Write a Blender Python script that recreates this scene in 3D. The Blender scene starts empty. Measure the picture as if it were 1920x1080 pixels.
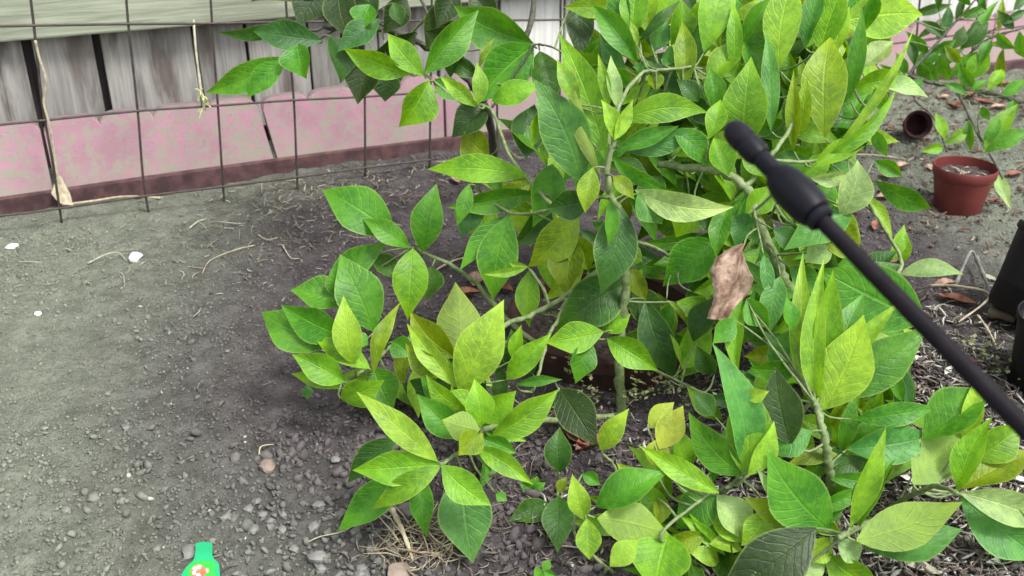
import bpy, math, random
import numpy as np
from mathutils import Vector, Matrix, Quaternion

random.seed(7)
rng = np.random.default_rng(7)
S = bpy.context.scene
R = math.radians

# ------------------------------------------------------------------ camera
CAMH, PITCH, FPX = 0.80, R(26.5), 1900.0
cam_d = bpy.data.cameras.new('camera')
cam = bpy.data.objects.new('camera', cam_d)
S.collection.objects.link(cam)
cam.location = (0, 0, CAMH)
cam.rotation_euler = (R(90) - PITCH, 0, 0)
cam_d.sensor_width = 36.0
cam_d.lens = 36.0 * FPX / 1920.0
cam_d.clip_start = 0.02
cam_d.clip_end = 200
cam_d.dof.use_dof = True
cam_d.dof.focus_distance = 1.3
cam_d.dof.aperture_fstop = 9.0
S.camera = cam

# ------------------------------------------------------------------ sky, sun, exposure
w = bpy.data.worlds.new('World'); S.world = w; w.use_nodes = True
wn, wl = w.node_tree.nodes, w.node_tree.links
SUN_EL, SUN_AZ = R(60), R(130)          # azimuth measured from +Y, clockwise
sky = wn.new('ShaderNodeTexSky'); sky.sky_type = 'NISHITA'; sky.sun_disc = False
sky.sun_elevation = SUN_EL; sky.sun_rotation = SUN_AZ
sky.air_density = 1.0; sky.dust_density = 3.0; sky.ozone_density = 0.6
hs = wn.new('ShaderNodeHueSaturation'); hs.inputs['Saturation'].default_value = 0.22   # thin overcast
bg = wn['Background']; bg.inputs['Strength'].default_value = 0.125
wl.new(sky.outputs[0], hs.inputs['Color']); wl.new(hs.outputs[0], bg.inputs['Color'])
sd = bpy.data.lights.new('sun', 'SUN'); sd.energy = 1.5; sd.angle = R(14); sd.color = (1.0, 0.97, 0.92)
so = bpy.data.objects.new('sun', sd); S.collection.objects.link(so)
sdir = Vector((math.sin(SUN_AZ) * math.cos(SUN_EL), math.cos(SUN_AZ) * math.cos(SUN_EL), math.sin(SUN_EL)))
so.rotation_euler = sdir.to_track_quat('Z', 'Y').to_euler()
so.location = (0, 0, 5)
S.view_settings.view_transform = 'Standard'
S.view_settings.look = 'None'
S.view_settings.exposure = 1.25
S.view_settings.gamma = 1.0
S.view_settings.use_curve_mapping = False

# ------------------------------------------------------------------ helpers
FW = Vector((0, math.cos(PITCH), -math.sin(PITCH)))
UP = Vector((0, math.sin(PITCH), math.cos(PITCH)))
RT = Vector((1, 0, 0))
CAM = Vector((0, 0, CAMH))
def ray(px, py): return FW + RT * ((px - 960) / FPX) + UP * (-(py - 540) / FPX)
def P(px, py, d): return CAM + ray(px, py) * d
def dg(py, z=0.0): return (CAMH - z) / (math.sin(PITCH) + (py - 540) / FPX * math.cos(PITCH))
def G(px, py, z=0.0): return P(px, py, dg(py, z))

def link(o, parent=None):
    S.collection.objects.link(o)
    if parent is not None: o.parent = parent
    return o
def tag(o, label=None, cat=None, group=None, kind=None):
    if label: o['label'] = label
    if cat: o['category'] = cat
    if group: o['group'] = group
    if kind: o['kind'] = kind
    return o
def empty(name, loc, label=None, cat=None, group=None):
    o = bpy.data.objects.new(name, None); o.location = loc; o.empty_display_size = 0.02
    S.collection.objects.link(o)
    return tag(o, label, cat, group)
def mesh_np(name, v, f, mat, smooth=True):
    me = bpy.data.meshes.new(name)
    v = np.asarray(v, dtype=np.float32); f = np.asarray(f, dtype=np.int32)
    k = f.shape[1]
    me.vertices.add(len(v)); me.vertices.foreach_set('co', v.ravel())
    me.loops.add(f.size); me.loops.foreach_set('vertex_index', f.ravel())
    me.polygons.add(len(f)); me.polygons.foreach_set('loop_start', np.arange(0, f.size, k, dtype=np.int32))
    me.polygons.foreach_set('loop_total', np.full(len(f), k, dtype=np.int32))
    if smooth: me.polygons.foreach_set('use_smooth', np.ones(len(f), dtype=bool))
    me.update(calc_edges=True)
    if mat: me.materials.append(mat)
    return me
class MB:
    def __init__(s): s.v = []; s.f = []
    def add(s, vs, fs):
        n = len(s.v); s.v += [tuple(x) for x in vs]; s.f += [tuple(n + i for i in f) for f in fs]
    def box(s, o, x, y, z):                      # corner o, edge vectors x y z
        o, x, y, z = map(Vector, (o, x, y, z))
        vs = [o, o + x, o + x + y, o + y, o + z, o + x + z, o + x + y + z, o + y + z]
        s.add(vs, [(0, 3, 2, 1), (4, 5, 6, 7), (0, 1, 5, 4), (1, 2, 6, 5), (2, 3, 7, 6), (3, 0, 4, 7)])
    def tube(s, pts, rad, n=6, cap=True):
        pts = [Vector(p) for p in pts]
        if not hasattr(rad, '__len__'): rad = [rad] * len(pts)
        vs = []; fs = []; prev = None
        for i, p in enumerate(pts):
            t = (pts[min(i + 1, len(pts) - 1)] - pts[max(i - 1, 0)]).normalized()
            if prev is None:
                a = t.orthogonal().normalized()
            else:
                a = (prev - t * prev.dot(t)).normalized()
            prev = a; b = t.cross(a)
            for k in range(n):
                q = 2 * math.pi * k / n
                vs.append(p + (a * math.cos(q) + b * math.sin(q)) * rad[i])
        for i in range(len(pts) - 1):
            for k in range(n):
                fs.append((i * n + k, i * n + (k + 1) % n, (i + 1) * n + (k + 1) % n, (i + 1) * n + k))
        if cap:
            fs.append(tuple(reversed(range(n)))); fs.append(tuple((len(pts) - 1) * n + k for k in range(n)))
        s.add(vs, fs)
    def lathe(s, prof, n=32, M=None):            # prof: (r,z) list
        vs = []; fs = []
        for (r, z) in prof:
            for k in range(n):
                q = 2 * math.pi * k / n
                p = Vector((r * math.cos(q), r * math.sin(q), z))
                vs.append(M @ p if M else p)
        for i in range(len(prof) - 1):
            for k in range(n):
                fs.append((i * n + k, i * n + (k + 1) % n, (i + 1) * n + (k + 1) % n, (i + 1) * n + k))
        s.add(vs, fs)
    def build(s, name, mat, parent=None, loc=None, smooth=True, bevel=0, sharp=None):
        me = bpy.data.meshes.new(name)
        off = Vector(loc) if loc is not None else Vector((0, 0, 0))
        me.from_pydata([tuple(Vector(v) - off) for v in s.v], [], s.f); me.update()
        if smooth:
            me.polygons.foreach_set('use_smooth', [True] * len(me.polygons))
            if sharp: me.set_sharp_from_angle(angle=R(sharp))
        me.materials.append(mat)
        o = bpy.data.objects.new(name, me); o.location = off
        link(o)
        if parent is not None:
            o.parent = parent; o.location = off - parent.location
        if bevel:
            b = o.modifiers.new('bevel', 'BEVEL'); b.width = bevel; b.segments = 2; b.limit_method = 'ANGLE'
        return o
def spline(pts, n=8):                            # catmull-rom through points (Vectors)
    pts = [Vector(p) for p in pts]
    if len(pts) == 2: return [pts[0].lerp(pts[1], i / n) for i in range(n + 1)]
    out = []
    for i in range(len(pts) - 1):
        p0 = pts[max(i - 1, 0)]; p1 = pts[i]; p2 = pts[i + 1]; p3 = pts[min(i + 2, len(pts) - 1)]
        for k in range(n):
            t = k / n
            out.append(0.5 * ((2 * p1) + (p2 - p0) * t + (2 * p0 - 5 * p1 + 4 * p2 - p3) * t * t + (3 * p1 - p0 - 3 * p2 + p3) * t ** 3))
    out.append(pts[-1]); return out
def vnoise(x, y, scale, seed):
    r = np.random.default_rng(seed); g = r.random((256, 256)) * 2 - 1
    X = x / scale; Y = y / scale
    xi = np.floor(X).astype(int); yi = np.floor(Y).astype(int); fx = X - xi; fy = Y - yi
    fx = fx * fx * (3 - 2 * fx); fy = fy * fy * (3 - 2 * fy)
    a = g[xi % 256, yi % 256]; b = g[(xi + 1) % 256, yi % 256]; c = g[xi % 256, (yi + 1) % 256]; d = g[(xi + 1) % 256, (yi + 1) % 256]
    return (a * (1 - fx) + b * fx) * (1 - fy) + (c * (1 - fx) + d * fx) * fy

# ------------------------------------------------------------------ materials
class NT:
    def __init__(s, name):
        s.m = bpy.data.materials.new(name); s.m.use_nodes = True
        s.n = s.m.node_tree.nodes; s.l = s.m.node_tree.links
        s.b = s.n['Principled BSDF']; s.out = s.n['Material Output']
    def new(s, t, **k):
        nd = s.n.new(t)
        for a, v in k.items(): setattr(nd, a, v)
        return nd
    def put(s, sock, v):
        if hasattr(v, 'node') or isinstance(v, bpy.types.NodeSocket): s.l.new(v, sock)
        else: sock.default_value = v
    def math(s, op, a, b=0.0, clamp=False):
        nd = s.new('ShaderNodeMath', operation=op, use_clamp=clamp); s.put(nd.inputs[0], a); s.put(nd.inputs[1], b); return nd.outputs[0]
    def mix(s, f, a, b, mode='MIX'):
        nd = s.new('ShaderNodeMix', data_type='RGBA', blend_type=mode)
        s.put(nd.inputs[0], f); s.put(nd.inputs[6], a); s.put(nd.inputs[7], b); return nd.outputs[2]
    def noise(s, vec, scale, detail=4, rough=0.55, dist=0.0):
        nd = s.new('ShaderNodeTexNoise'); s.put(nd.inputs['Scale'], scale); s.put(nd.inputs['Detail'], detail)
        s.put(nd.inputs['Roughness'], rough); s.put(nd.inputs['Distortion'], dist)
        if vec is not None: s.l.new(vec, nd.inputs['Vector'])
        return nd.outputs['Fac']
    def ramp(s, f, lo, hi):
        nd = s.new('ShaderNodeMapRange', interpolation_type='SMOOTHSTEP'); s.put(nd.inputs[0], f)
        nd.inputs[1].default_value = lo; nd.inputs[2].default_value = hi; return nd.outputs[0]
    def mapping(s, vec, sc=(1, 1, 1), loc=None):
        nd = s.new('ShaderNodeMapping'); s.l.new(vec, nd.inputs['Vector']); nd.inputs['Scale'].default_value = sc
        if loc is not None: s.put(nd.inputs['Location'], loc)
        return nd.outputs[0]
    def bump(s, h, strength=0.3, dist=0.002):
        nd = s.new('ShaderNodeBump'); nd.inputs['Strength'].default_value = strength; nd.inputs['Distance'].default_value = dist
        s.l.new(h, nd.inputs['Height']); s.l.new(nd.outputs[0], s.b.inputs['Normal']); return nd
    def set(s, **k):
        for a, v in k.items(): s.put(s.b.inputs[a.replace('_', ' ')], v)
def c4(c): return (c[0], c[1], c[2], 1.0)

def mat_leaf(name='citrus_leaf', attr=False):
    t = NT(name)
    oi = t.new('ShaderNodeObjectInfo'); uv = t.new('ShaderNodeUVMap'); uv.uv_map = 'leaf'
    sp = t.new('ShaderNodeSeparateXYZ'); t.l.new(uv.outputs[0], sp.inputs[0])
    au = t.math('ABSOLUTE', t.math('MULTIPLY', t.math('SUBTRACT', sp.outputs[0], 0.5), 2.0))
    v = sp.outputs[1]
    off = t.math('MULTIPLY', oi.outputs['Random'], 50.0)
    cmb = t.new('ShaderNodeCombineXYZ'); t.l.new(off, cmb.inputs[0]); t.l.new(off, cmb.inputs[1])
    tc = t.new('ShaderNodeTexCoord'); va = t.new('ShaderNodeVectorMath', operation='ADD')
    t.l.new(tc.outputs['Object'], va.inputs[0]); t.l.new(cmb.outputs[0], va.inputs[1]); vec = va.outputs[0]
    n1 = t.noise(vec, 30, 4, 0.55); n2 = t.noise(vec, 150, 3, 0.6); n3 = t.noise(vec, 700, 2, 0.5)
    # side veins: slanted stripes that wander
    s0 = t.math('ADD', t.math('SUBTRACT', t.math('MULTIPLY', v, 9.5), t.math('MULTIPLY', au, 2.1)), t.math('MULTIPLY', n1, 1.4))
    tri = t.math('ABSOLUTE', t.math('SUBTRACT', t.math('MULTIPLY', t.math('FRACT', s0), 2.0), 1.0))
    side = t.ramp(tri, 0.70, 1.0)
    mid = t.math('SUBTRACT', 1.0, t.ramp(au, 0.015, 0.075))
    edge = t.ramp(au, 0.90, 1.0)
    base = oi.outputs['Color']
    if attr:
        ta = t.new('ShaderNodeAttribute'); ta.attribute_name = 'tint'; base = ta.outputs['Color']
    hsv = t.new('ShaderNodeHueSaturation'); t.put(hsv.inputs['Color'], base)
    hsv.inputs['Hue'].default_value = 0.485; hsv.inputs['Saturation'].default_value = 1.05; hsv.inputs['Value'].default_value = 1.32
    light = hsv.outputs[0]
    hsd = t.new('ShaderNodeHueSaturation'); t.put(hsd.inputs['Color'], base)
    hsd.inputs['Hue'].default_value = 0.512; hsd.inputs['Value'].default_value = 0.64
    dark = hsd.outputs[0]
    c = t.mix(t.ramp(n1, 0.36, 0.66), dark, base)
    c = t.mix(t.math('MULTIPLY', t.ramp(n2, 0.42, 0.72), 0.45), c, light)
    c = t.mix(t.math('MULTIPLY', side, 0.24), c, light)
    c = t.mix(t.math('MULTIPLY', mid, 0.38), c, light)
    pale = t.mix(0.5, light, (0.42, 0.52, 0.16, 1))
    c = t.mix(t.math('MULTIPLY', edge, 0.6), c, pale)
    tipf = t.math('MULTIPLY', t.ramp(t.math('ADD', v, t.math('MULTIPLY', n1, 0.5)), 0.75, 1.35), 0.55)
    c = t.mix(tipf, c, light)
    spots = t.math('MULTIPLY', t.ramp(t.noise(vec, 420, 2, 0.5), 0.70, 0.77), 0.35)
    c = t.mix(spots, c, (0.45, 0.52, 0.25, 1))
    sick = t.ramp(oi.outputs['Random'], 0.62, 0.97)
    burn = t.math('MULTIPLY', t.ramp(t.math('ADD', t.math('MULTIPLY', t.math('MAXIMUM', au, v), 0.55), t.math('MULTIPLY', t.noise(vec, 55, 4, 0.65), 0.75)), 0.93, 1.04), sick)
    c = t.mix(t.math('MULTIPLY', burn, 0.8), c, (0.20, 0.145, 0.06, 1))
    scar = t.math('MULTIPLY', t.ramp(t.noise(vec, 95, 3, 0.6), 0.69, 0.74), 0.6)
    c = t.mix(scar, c, (0.23, 0.24, 0.10, 1))
    geo = t.new('ShaderNodeNewGeometry')
    under = t.mix(0.42, c, (0.27, 0.36, 0.13, 1))
    c = t.mix(geo.outputs['Backfacing'], c, under)
    t.set(Base_Color=c)
    rg = t.math('ADD', 0.34, t.math('MULTIPLY', n2, 0.22))
    t.set(Roughness=t.math('ADD', rg, t.math('MULTIPLY', geo.outputs['Backfacing'], 0.2)))
    t.set(Specular_IOR_Level=0.42)
    h = t.math('ADD', t.math('MULTIPLY', side, -0.55), t.math('MULTIPLY', mid, -1.1))
    h = t.math('ADD', h, t.math('ADD', t.math('MULTIPLY', n2, 1.3), t.math('MULTIPLY', n3, 0.18)))
    bp = t.bump(h, 0.42, 0.0016)
    tr = t.new('ShaderNodeBsdfTranslucent')
    hst = t.new('ShaderNodeHueSaturation'); t.put(hst.inputs['Color'], c); hst.inputs['Hue'].default_value = 0.48
    hst.inputs['Saturation'].default_value = 1.1; hst.inputs['Value'].default_value = 1.5
    t.l.new(hst.outputs[0], tr.inputs['Color']); t.l.new(bp.outputs[0], tr.inputs['Normal'])
    mx = t.new('ShaderNodeMixShader'); mx.inputs[0].default_value = 0.34
    t.l.new(t.b.outputs[0], mx.inputs[1]); t.l.new(tr.outputs[0], mx.inputs[2]); t.l.new(mx.outputs[0], t.out.inputs['Surface'])
    return t.m
def mat_attr(name, rough=0.9, nscale=300, bumpd=0.0012, spec=0.25, var=0.45):
    t = NT(name); at = t.new('ShaderNodeAttribute'); at.attribute_name = 'tint'
    tc = t.new('ShaderNodeTexCoord'); n = t.noise(tc.outputs['Object'], nscale, 4, 0.6)
    c = t.mix(t.ramp(n, 0.3, 0.75), t.mix(1.0, at.outputs['Color'], (1 - var, 1 - var, 1 - var, 1), 'MULTIPLY'), at.outputs['Color'])
    t.set(Base_Color=c, Roughness=rough, Specular_IOR_Level=spec); t.bump(n, 0.6, bumpd); return t.m
def mat_soil():
    t = NT('garden_soil'); geo = t.new('ShaderNodeNewGeometry'); p = geo.outputs['Position']
    nb = t.noise(p, 3.0, 5, 0.6); nm = t.noise(p, 22, 5, 0.65); nf = t.noise(p, 160, 4, 0.65); ng = t.noise(p, 520, 3, 0.6)
    at = t.new('ShaderNodeAttribute'); at.attribute_name = 'damp_shade'
    damp_shadef = t.ramp(t.math('ADD', at.outputs['Fac'], t.math('MULTIPLY', t.math('SUBTRACT', nb, 0.5), 0.45)), 0.12, 1.0)
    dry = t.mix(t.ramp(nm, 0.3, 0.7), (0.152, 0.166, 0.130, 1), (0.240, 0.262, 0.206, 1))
    wet_shade = t.mix(t.ramp(nm, 0.3, 0.7), (0.052, 0.044, 0.047, 1), (0.112, 0.097, 0.101, 1))  # moist tone, darkened further to paint in shade under the shrub
    c = t.mix(damp_shadef, dry, wet_shade)
    c = t.mix(t.math('MULTIPLY', t.ramp(nf, 0.48, 0.68), 0.55), c, t.mix(1.0, c, (0.5, 0.48, 0.48, 1), 'MULTIPLY'))
    c = t.mix(t.math('MULTIPLY', t.ramp(ng, 0.62, 0.75), 0.35), c, (0.26, 0.262, 0.23, 1))
    t.set(Base_Color=c, Roughness=0.95, Specular_IOR_Level=0.15)
    t.bump(t.math('ADD', nf, t.math('MULTIPLY', ng, 0.5)), 1.0, 0.007); return t.m
def mat_wood(name, a, b, axis, stain=None, stain_amt=0.6):
    t = NT(name); tc = t.new('ShaderNodeTexCoord'); oi = t.new('ShaderNodeObjectInfo')
    cmb = t.new('ShaderNodeCombineXYZ'); off = t.math('MULTIPLY', oi.outputs['Random'], 40.0)
    for i in range(3): t.l.new(off, cmb.inputs[i])
    va = t.new('ShaderNodeVectorMath', operation='ADD'); t.l.new(tc.outputs['Object'], va.inputs[0]); t.l.new(cmb.outputs[0], va.inputs[1])
    sc = [55, 55, 55]; sc[axis] = 2.6
    g = t.noise(t.mapping(va.outputs[0], tuple(sc)), 1.6, 6, 0.65, 0.6)
    sc2 = [11, 11, 11]; sc2[axis] = 2.2
    g2 = t.noise(t.mapping(va.outputs[0], tuple(sc2)), 1.3, 4, 0.6, 0.3)
    c = t.mix(t.ramp(g, 0.32, 0.68), c4(a), c4(b))
    v = t.math('ADD', 0.8, t.math('MULTIPLY', oi.outputs['Random'], 0.35))
    hv = t.new('ShaderNodeHueSaturation'); t.put(hv.inputs['Color'], c); t.put(hv.inputs['Value'], v); c = hv.outputs[0]
    if stain:
        c = t.mix(t.math('MULTIPLY', t.ramp(g2, 0.48, 0.66), stain_amt), c, c4(stain))
    crack = t.math('SUBTRACT', 1.0, t.ramp(g, 0.24, 0.33))
    c = t.mix(t.math('MULTIPLY', crack, 0.65), c, (0.05, 0.04, 0.04, 1))
    t.set(Base_Color=c, Roughness=0.85, Specular_IOR_Level=0.2); t.bump(g, 0.7, 0.003); return t.m
def mat_plain(name, a, b=None, rough=0.6, scale=40, bump=0.2, bd=0.001, spec=0.4, detail=4, metal=0.0):
    t = NT(name); tc = t.new('ShaderNodeTexCoord'); n = t.noise(tc.outputs['Object'], scale, detail, 0.6)
    t.set(Base_Color=t.mix(t.ramp(n, 0.33, 0.67), c4(a), c4(b or a)), Roughness=rough, Specular_IOR_Level=spec, Metallic=metal)
    if bump: t.bump(n, bump, bd)
    return t.m
def mat_edging():
    t = NT('pink_concrete'); tc = t.new('ShaderNodeTexCoord'); p = tc.outputs['Object']
    geo = t.new('ShaderNodeNewGeometry'); q = geo.outputs['Position']
    n1 = t.noise(q, 5, 4, 0.6); n2 = t.noise(q, 48, 5, 0.7); n3 = t.noise(q, 260, 3, 0.6)
    c = t.mix(t.ramp(n1, 0.35, 0.65), (0.40, 0.245, 0.285, 1), (0.56, 0.285, 0.385, 1))
    mot = t.math('ADD', t.math('MULTIPLY', n2, 0.75), t.math('MULTIPLY', n1, 0.35))
    c = t.mix(t.math('MULTIPLY', t.ramp(mot, 0.50, 0.62), 0.8), c, (0.37, 0.35, 0.29, 1))
    c = t.mix(t.math('MULTIPLY', t.ramp(n3, 0.60, 0.72), 0.6), c, (0.22, 0.13, 0.15, 1))
    sx = t.new('ShaderNodeSeparateXYZ'); t.l.new(geo.outputs['True Normal'], sx.inputs[0])
    c = t.mix(t.math('MULTIPLY', t.ramp(sx.outputs[2], 0.35, 0.8), 0.8), c, (0.15, 0.12, 0.115, 1))      # top faces painted darker to dull their highlight
    sp = t.new('ShaderNodeSeparateXYZ'); t.l.new(q, sp.inputs[0])
    mossy = t.ramp(t.math('ADD', t.math('MULTIPLY', sp.outputs[2], -5.0), t.math('ADD', t.math('MULTIPLY', n2, 1.2), n1)), 0.45, 1.05)
    c = t.mix(t.math('MULTIPLY', mossy, 0.5), c, (0.36, 0.36, 0.28, 1))
    t.set(Base_Color=c, Roughness=0.9, Specular_IOR_Level=0.2); t.bump(t.math('ADD', n2, n3), 0.35, 0.002); return t.m

M_LEAF = mat_leaf()
M_LEAFIN = mat_leaf('citrus_leaf_inner', True)
M_STEM = mat_plain('green_bark', (0.11, 0.17, 0.06), (0.22, 0.27, 0.12), 0.6, 120, 0.3)
M_DARKSTEM = mat_plain('dark_bark', (0.035, 0.04, 0.03), (0.09, 0.085, 0.06), 0.75, 120, 0.3)
M_SOIL = mat_soil()
M_CLOD = mat_attr('soil_clod', 0.95, 260, 0.001, 0.15, 0.22)
M_DEBRIS = mat_attr('dry_debris', 0.85, 300, 0.0006, 0.2, 0.35)
M_BOARD = mat_wood('weathered_board', (0.215, 0.205, 0.195), (0.34, 0.335, 0.31), 2, (0.085, 0.062, 0.055), 0.75)
M_BOARDLIT = mat_wood('sunlit_board', (0.48, 0.49, 0.46), (0.66, 0.67, 0.63), 2, (0.30, 0.28, 0.25), 0.4)  # lighter copy of the board colour, painted as if sunlit
M_GAPBACK = mat_wood('dark_gap_backing', (0.06, 0.05, 0.05), (0.12, 0.10, 0.10), 2)  # dark colour for the backing that keeps the board gaps black
M_RAIL = mat_wood('weathered_rail', (0.25, 0.28, 0.205), (0.42, 0.455, 0.345), 0, (0.20, 0.21, 0.16), 0.6)
M_PINK = mat_edging()
M_STRIP = mat_plain('dark_red_brown_strip', (0.055, 0.028, 0.03), (0.12, 0.06, 0.062), 0.85, 30, 0.4, 0.003)
M_WIRE = mat_plain('rusty_wire', (0.03, 0.028, 0.026), (0.07, 0.05, 0.04), 0.6, 60, 0.2, 0.0005, 0.5)
M_WAND = mat_plain('black_plastic', (0.005, 0.005, 0.009), (0.009, 0.0085, 0.014), 0.48, 30, 0.05, 0.0003, 0.18)
M_WAND2 = mat_plain('dark_fibreglass', (0.006, 0.005, 0.007), (0.011, 0.0085, 0.012), 0.6, 80, 0.08, 0.0003, 0.14)
M_POT = mat_plain('brick_red_plastic', (0.125, 0.021, 0.019), (0.155, 0.030, 0.026), 0.5, 20, 0.1, 0.0006, 0.45)
M_BLACK = mat_plain('black_pot_plastic', (0.007, 0.007, 0.009), (0.012, 0.011, 0.013), 0.55, 20, 0.1, 0.0006, 0.2)
M_TERRA = mat_plain('old_terracotta', (0.040, 0.022, 0.022), (0.085, 0.042, 0.040), 0.9, 18, 0.4, 0.002, 0.2)
M_DRY = mat_plain('dried_leaf', (0.20, 0.115, 0.085), (0.46, 0.32, 0.25), 0.85, 75, 0.5, 0.001, 0.25)
M_DRYH = mat_plain('curled_dead_leaf', (0.17, 0.095, 0.065), (0.52, 0.38, 0.30), 0.8, 60, 0.7, 0.003, 0.3)
M_RED = mat_plain('fallen_leaf_red', (0.16, 0.055, 0.04), (0.28, 0.14, 0.095), 0.8, 60, 0.5, 0.001, 0.25)
M_TAN = mat_plain('straw_tan', (0.33, 0.28, 0.19), (0.5, 0.45, 0.33), 0.85, 80, 0.4, 0.001, 0.2)
M_TWINE = mat_plain('pale_twine', (0.33, 0.32, 0.23), (0.48, 0.47, 0.35), 0.9, 200, 0.4, 0.0006, 0.2)
M_STONE = mat_plain('grey_stone', (0.13, 0.13, 0.12), (0.23, 0.235, 0.21), 0.9, 45, 0.5, 0.002, 0.2)
M_WHITE = mat_plain('white_stone', (0.62, 0.62, 0.58), (0.78, 0.78, 0.74), 0.8, 45, 0.4, 0.001, 0.25)
M_BROWNST = mat_plain('brown_stone', (0.16, 0.125, 0.10), (0.28, 0.225, 0.185), 0.85, 40, 0.5, 0.002, 0.2)
M_TAG = mat_plain('green_tag_plastic', (0.012, 0.33, 0.135), (0.018, 0.40, 0.165), 0.4, 12, 0.05, 0.0003, 0.45)
M_TAG2 = mat_plain('bright_green_print', (0.02, 0.45, 0.06), (0.05, 0.5, 0.05), 0.4, 60, 0.0)
M_TAGR = mat_plain('red_print', (0.42, 0.10, 0.06), (0.50, 0.20, 0.12), 0.4, 120, 0.0)
M_TAGW = mat_plain('cream_print', (0.75, 0.58, 0.50), (0.85, 0.72, 0.62), 0.4, 120, 0.0)

# ------------------------------------------------------------------ ground
def hgt(x, y):
    x = np.asarray(x, float); y = np.asarray(y, float)
    h = 0.010 * vnoise(x, y, 0.35, 1) + 0.006 * vnoise(x, y, 0.11, 2) + 0.0035 * vnoise(x, y, 0.04, 3) + 0.0030 * vnoise(x, y, 0.017, 4) + 0.0022 * vnoise(x, y, 0.0085, 5) * (0.7 + 0.6 * vnoise(x, y, 0.13, 6))
    hole = HOLE
    h = h - 0.035 * np.exp(-((x - hole.x) ** 2 + (y - hole.y) ** 2) / 0.022 ** 2) + 0.012 * np.exp(-((x - hole.x) ** 2 + (y - hole.y) ** 2) / 0.06 ** 2)
    return h
HOLE = G(472, 362)
def damp_shade_of(x, y):  # moisture ring that also carries painted shade under the shrub
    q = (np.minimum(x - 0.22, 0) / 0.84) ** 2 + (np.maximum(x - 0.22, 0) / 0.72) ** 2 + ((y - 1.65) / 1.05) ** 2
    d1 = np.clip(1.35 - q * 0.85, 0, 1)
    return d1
xs = np.concatenate([np.linspace(-14, -1.25, 40)[:-1], np.linspace(-1.25, 1.6, 720), np.linspace(1.6, 14, 40)[1:]])
ys = np.concatenate([np.linspace(-6, 0.85, 24)[:-1], np.linspace(0.85, 3.2, 600), np.linspace(3.2, 16, 40)[1:]])
X, Y = np.meshgrid(xs, ys)
Z = hgt(X, Y)
nx, ny = len(xs), len(ys)
idx = np.arange(nx * ny).reshape(ny, nx)
F = np.stack([idx[:-1, :-1].ravel(), idx[:-1, 1:].ravel(), idx[1:, 1:].ravel(), idx[1:, :-1].ravel()], 1)
me = mesh_np('ground', np.stack([X.ravel(), Y.ravel(), Z.ravel()], 1), F, M_SOIL)
a = me.attributes.new('damp_shade', 'FLOAT', 'POINT'); a.data.foreach_set('value', damp_shade_of(X, Y).ravel().astype(np.float32))
ground = link(bpy.data.objects.new('ground', me)); tag(ground, kind='structure')
def gz(p): return float(hgt(p.x, p.y))
def on_ground(px, py, lift=0.0):
    p = G(px, py); p.z = gz(p) + lift; return p

# soil clods: crumbs nobody could count
def icosa():
    t = (1 + 5 ** .5) / 2
    v = np.array([(-1, t, 0), (1, t, 0), (-1, -t, 0), (1, -t, 0), (0, -1, t), (0, 1, t), (0, -1, -t), (0, 1, -t), (t, 0, -1), (t, 0, 1), (-t, 0, -1), (-t, 0, 1)], float)
    v /= np.linalg.norm(v[0])
    f = np.array([(0, 11, 5), (0, 5, 1), (0, 1, 7), (0, 7, 10), (0, 10, 11), (1, 5, 9), (5, 11, 4), (11, 10, 2), (10, 7, 6), (7, 1, 8), (3, 9, 4), (3, 4, 2), (3, 2, 6), (3, 6, 8), (3, 8, 9), (4, 9, 5), (2, 4, 11), (6, 2, 10), (8, 6, 7), (9, 8, 1)])
    return v, f
IV, IF = icosa()
def fence_y(x): return FB_O.y + (x - FB_O.x) * FB_E.y / FB_E.x
FB_O = G(0, 394); FB_E = (G(1900, 130) - FB_O).normalized(); FB_N = Vector((FB_E.y, -FB_E.x, 0))
OV = np.array([(1, 0, 0), (-1, 0, 0), (0, 1, 0), (0, -1, 0), (0, 0, 1), (0, 0, -1)], float)
OF = np.array([(0, 2, 4), (2, 1, 4), (1, 3, 4), (3, 0, 4), (2, 0, 5), (1, 2, 5), (3, 1, 5), (0, 3, 5)])
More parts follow.
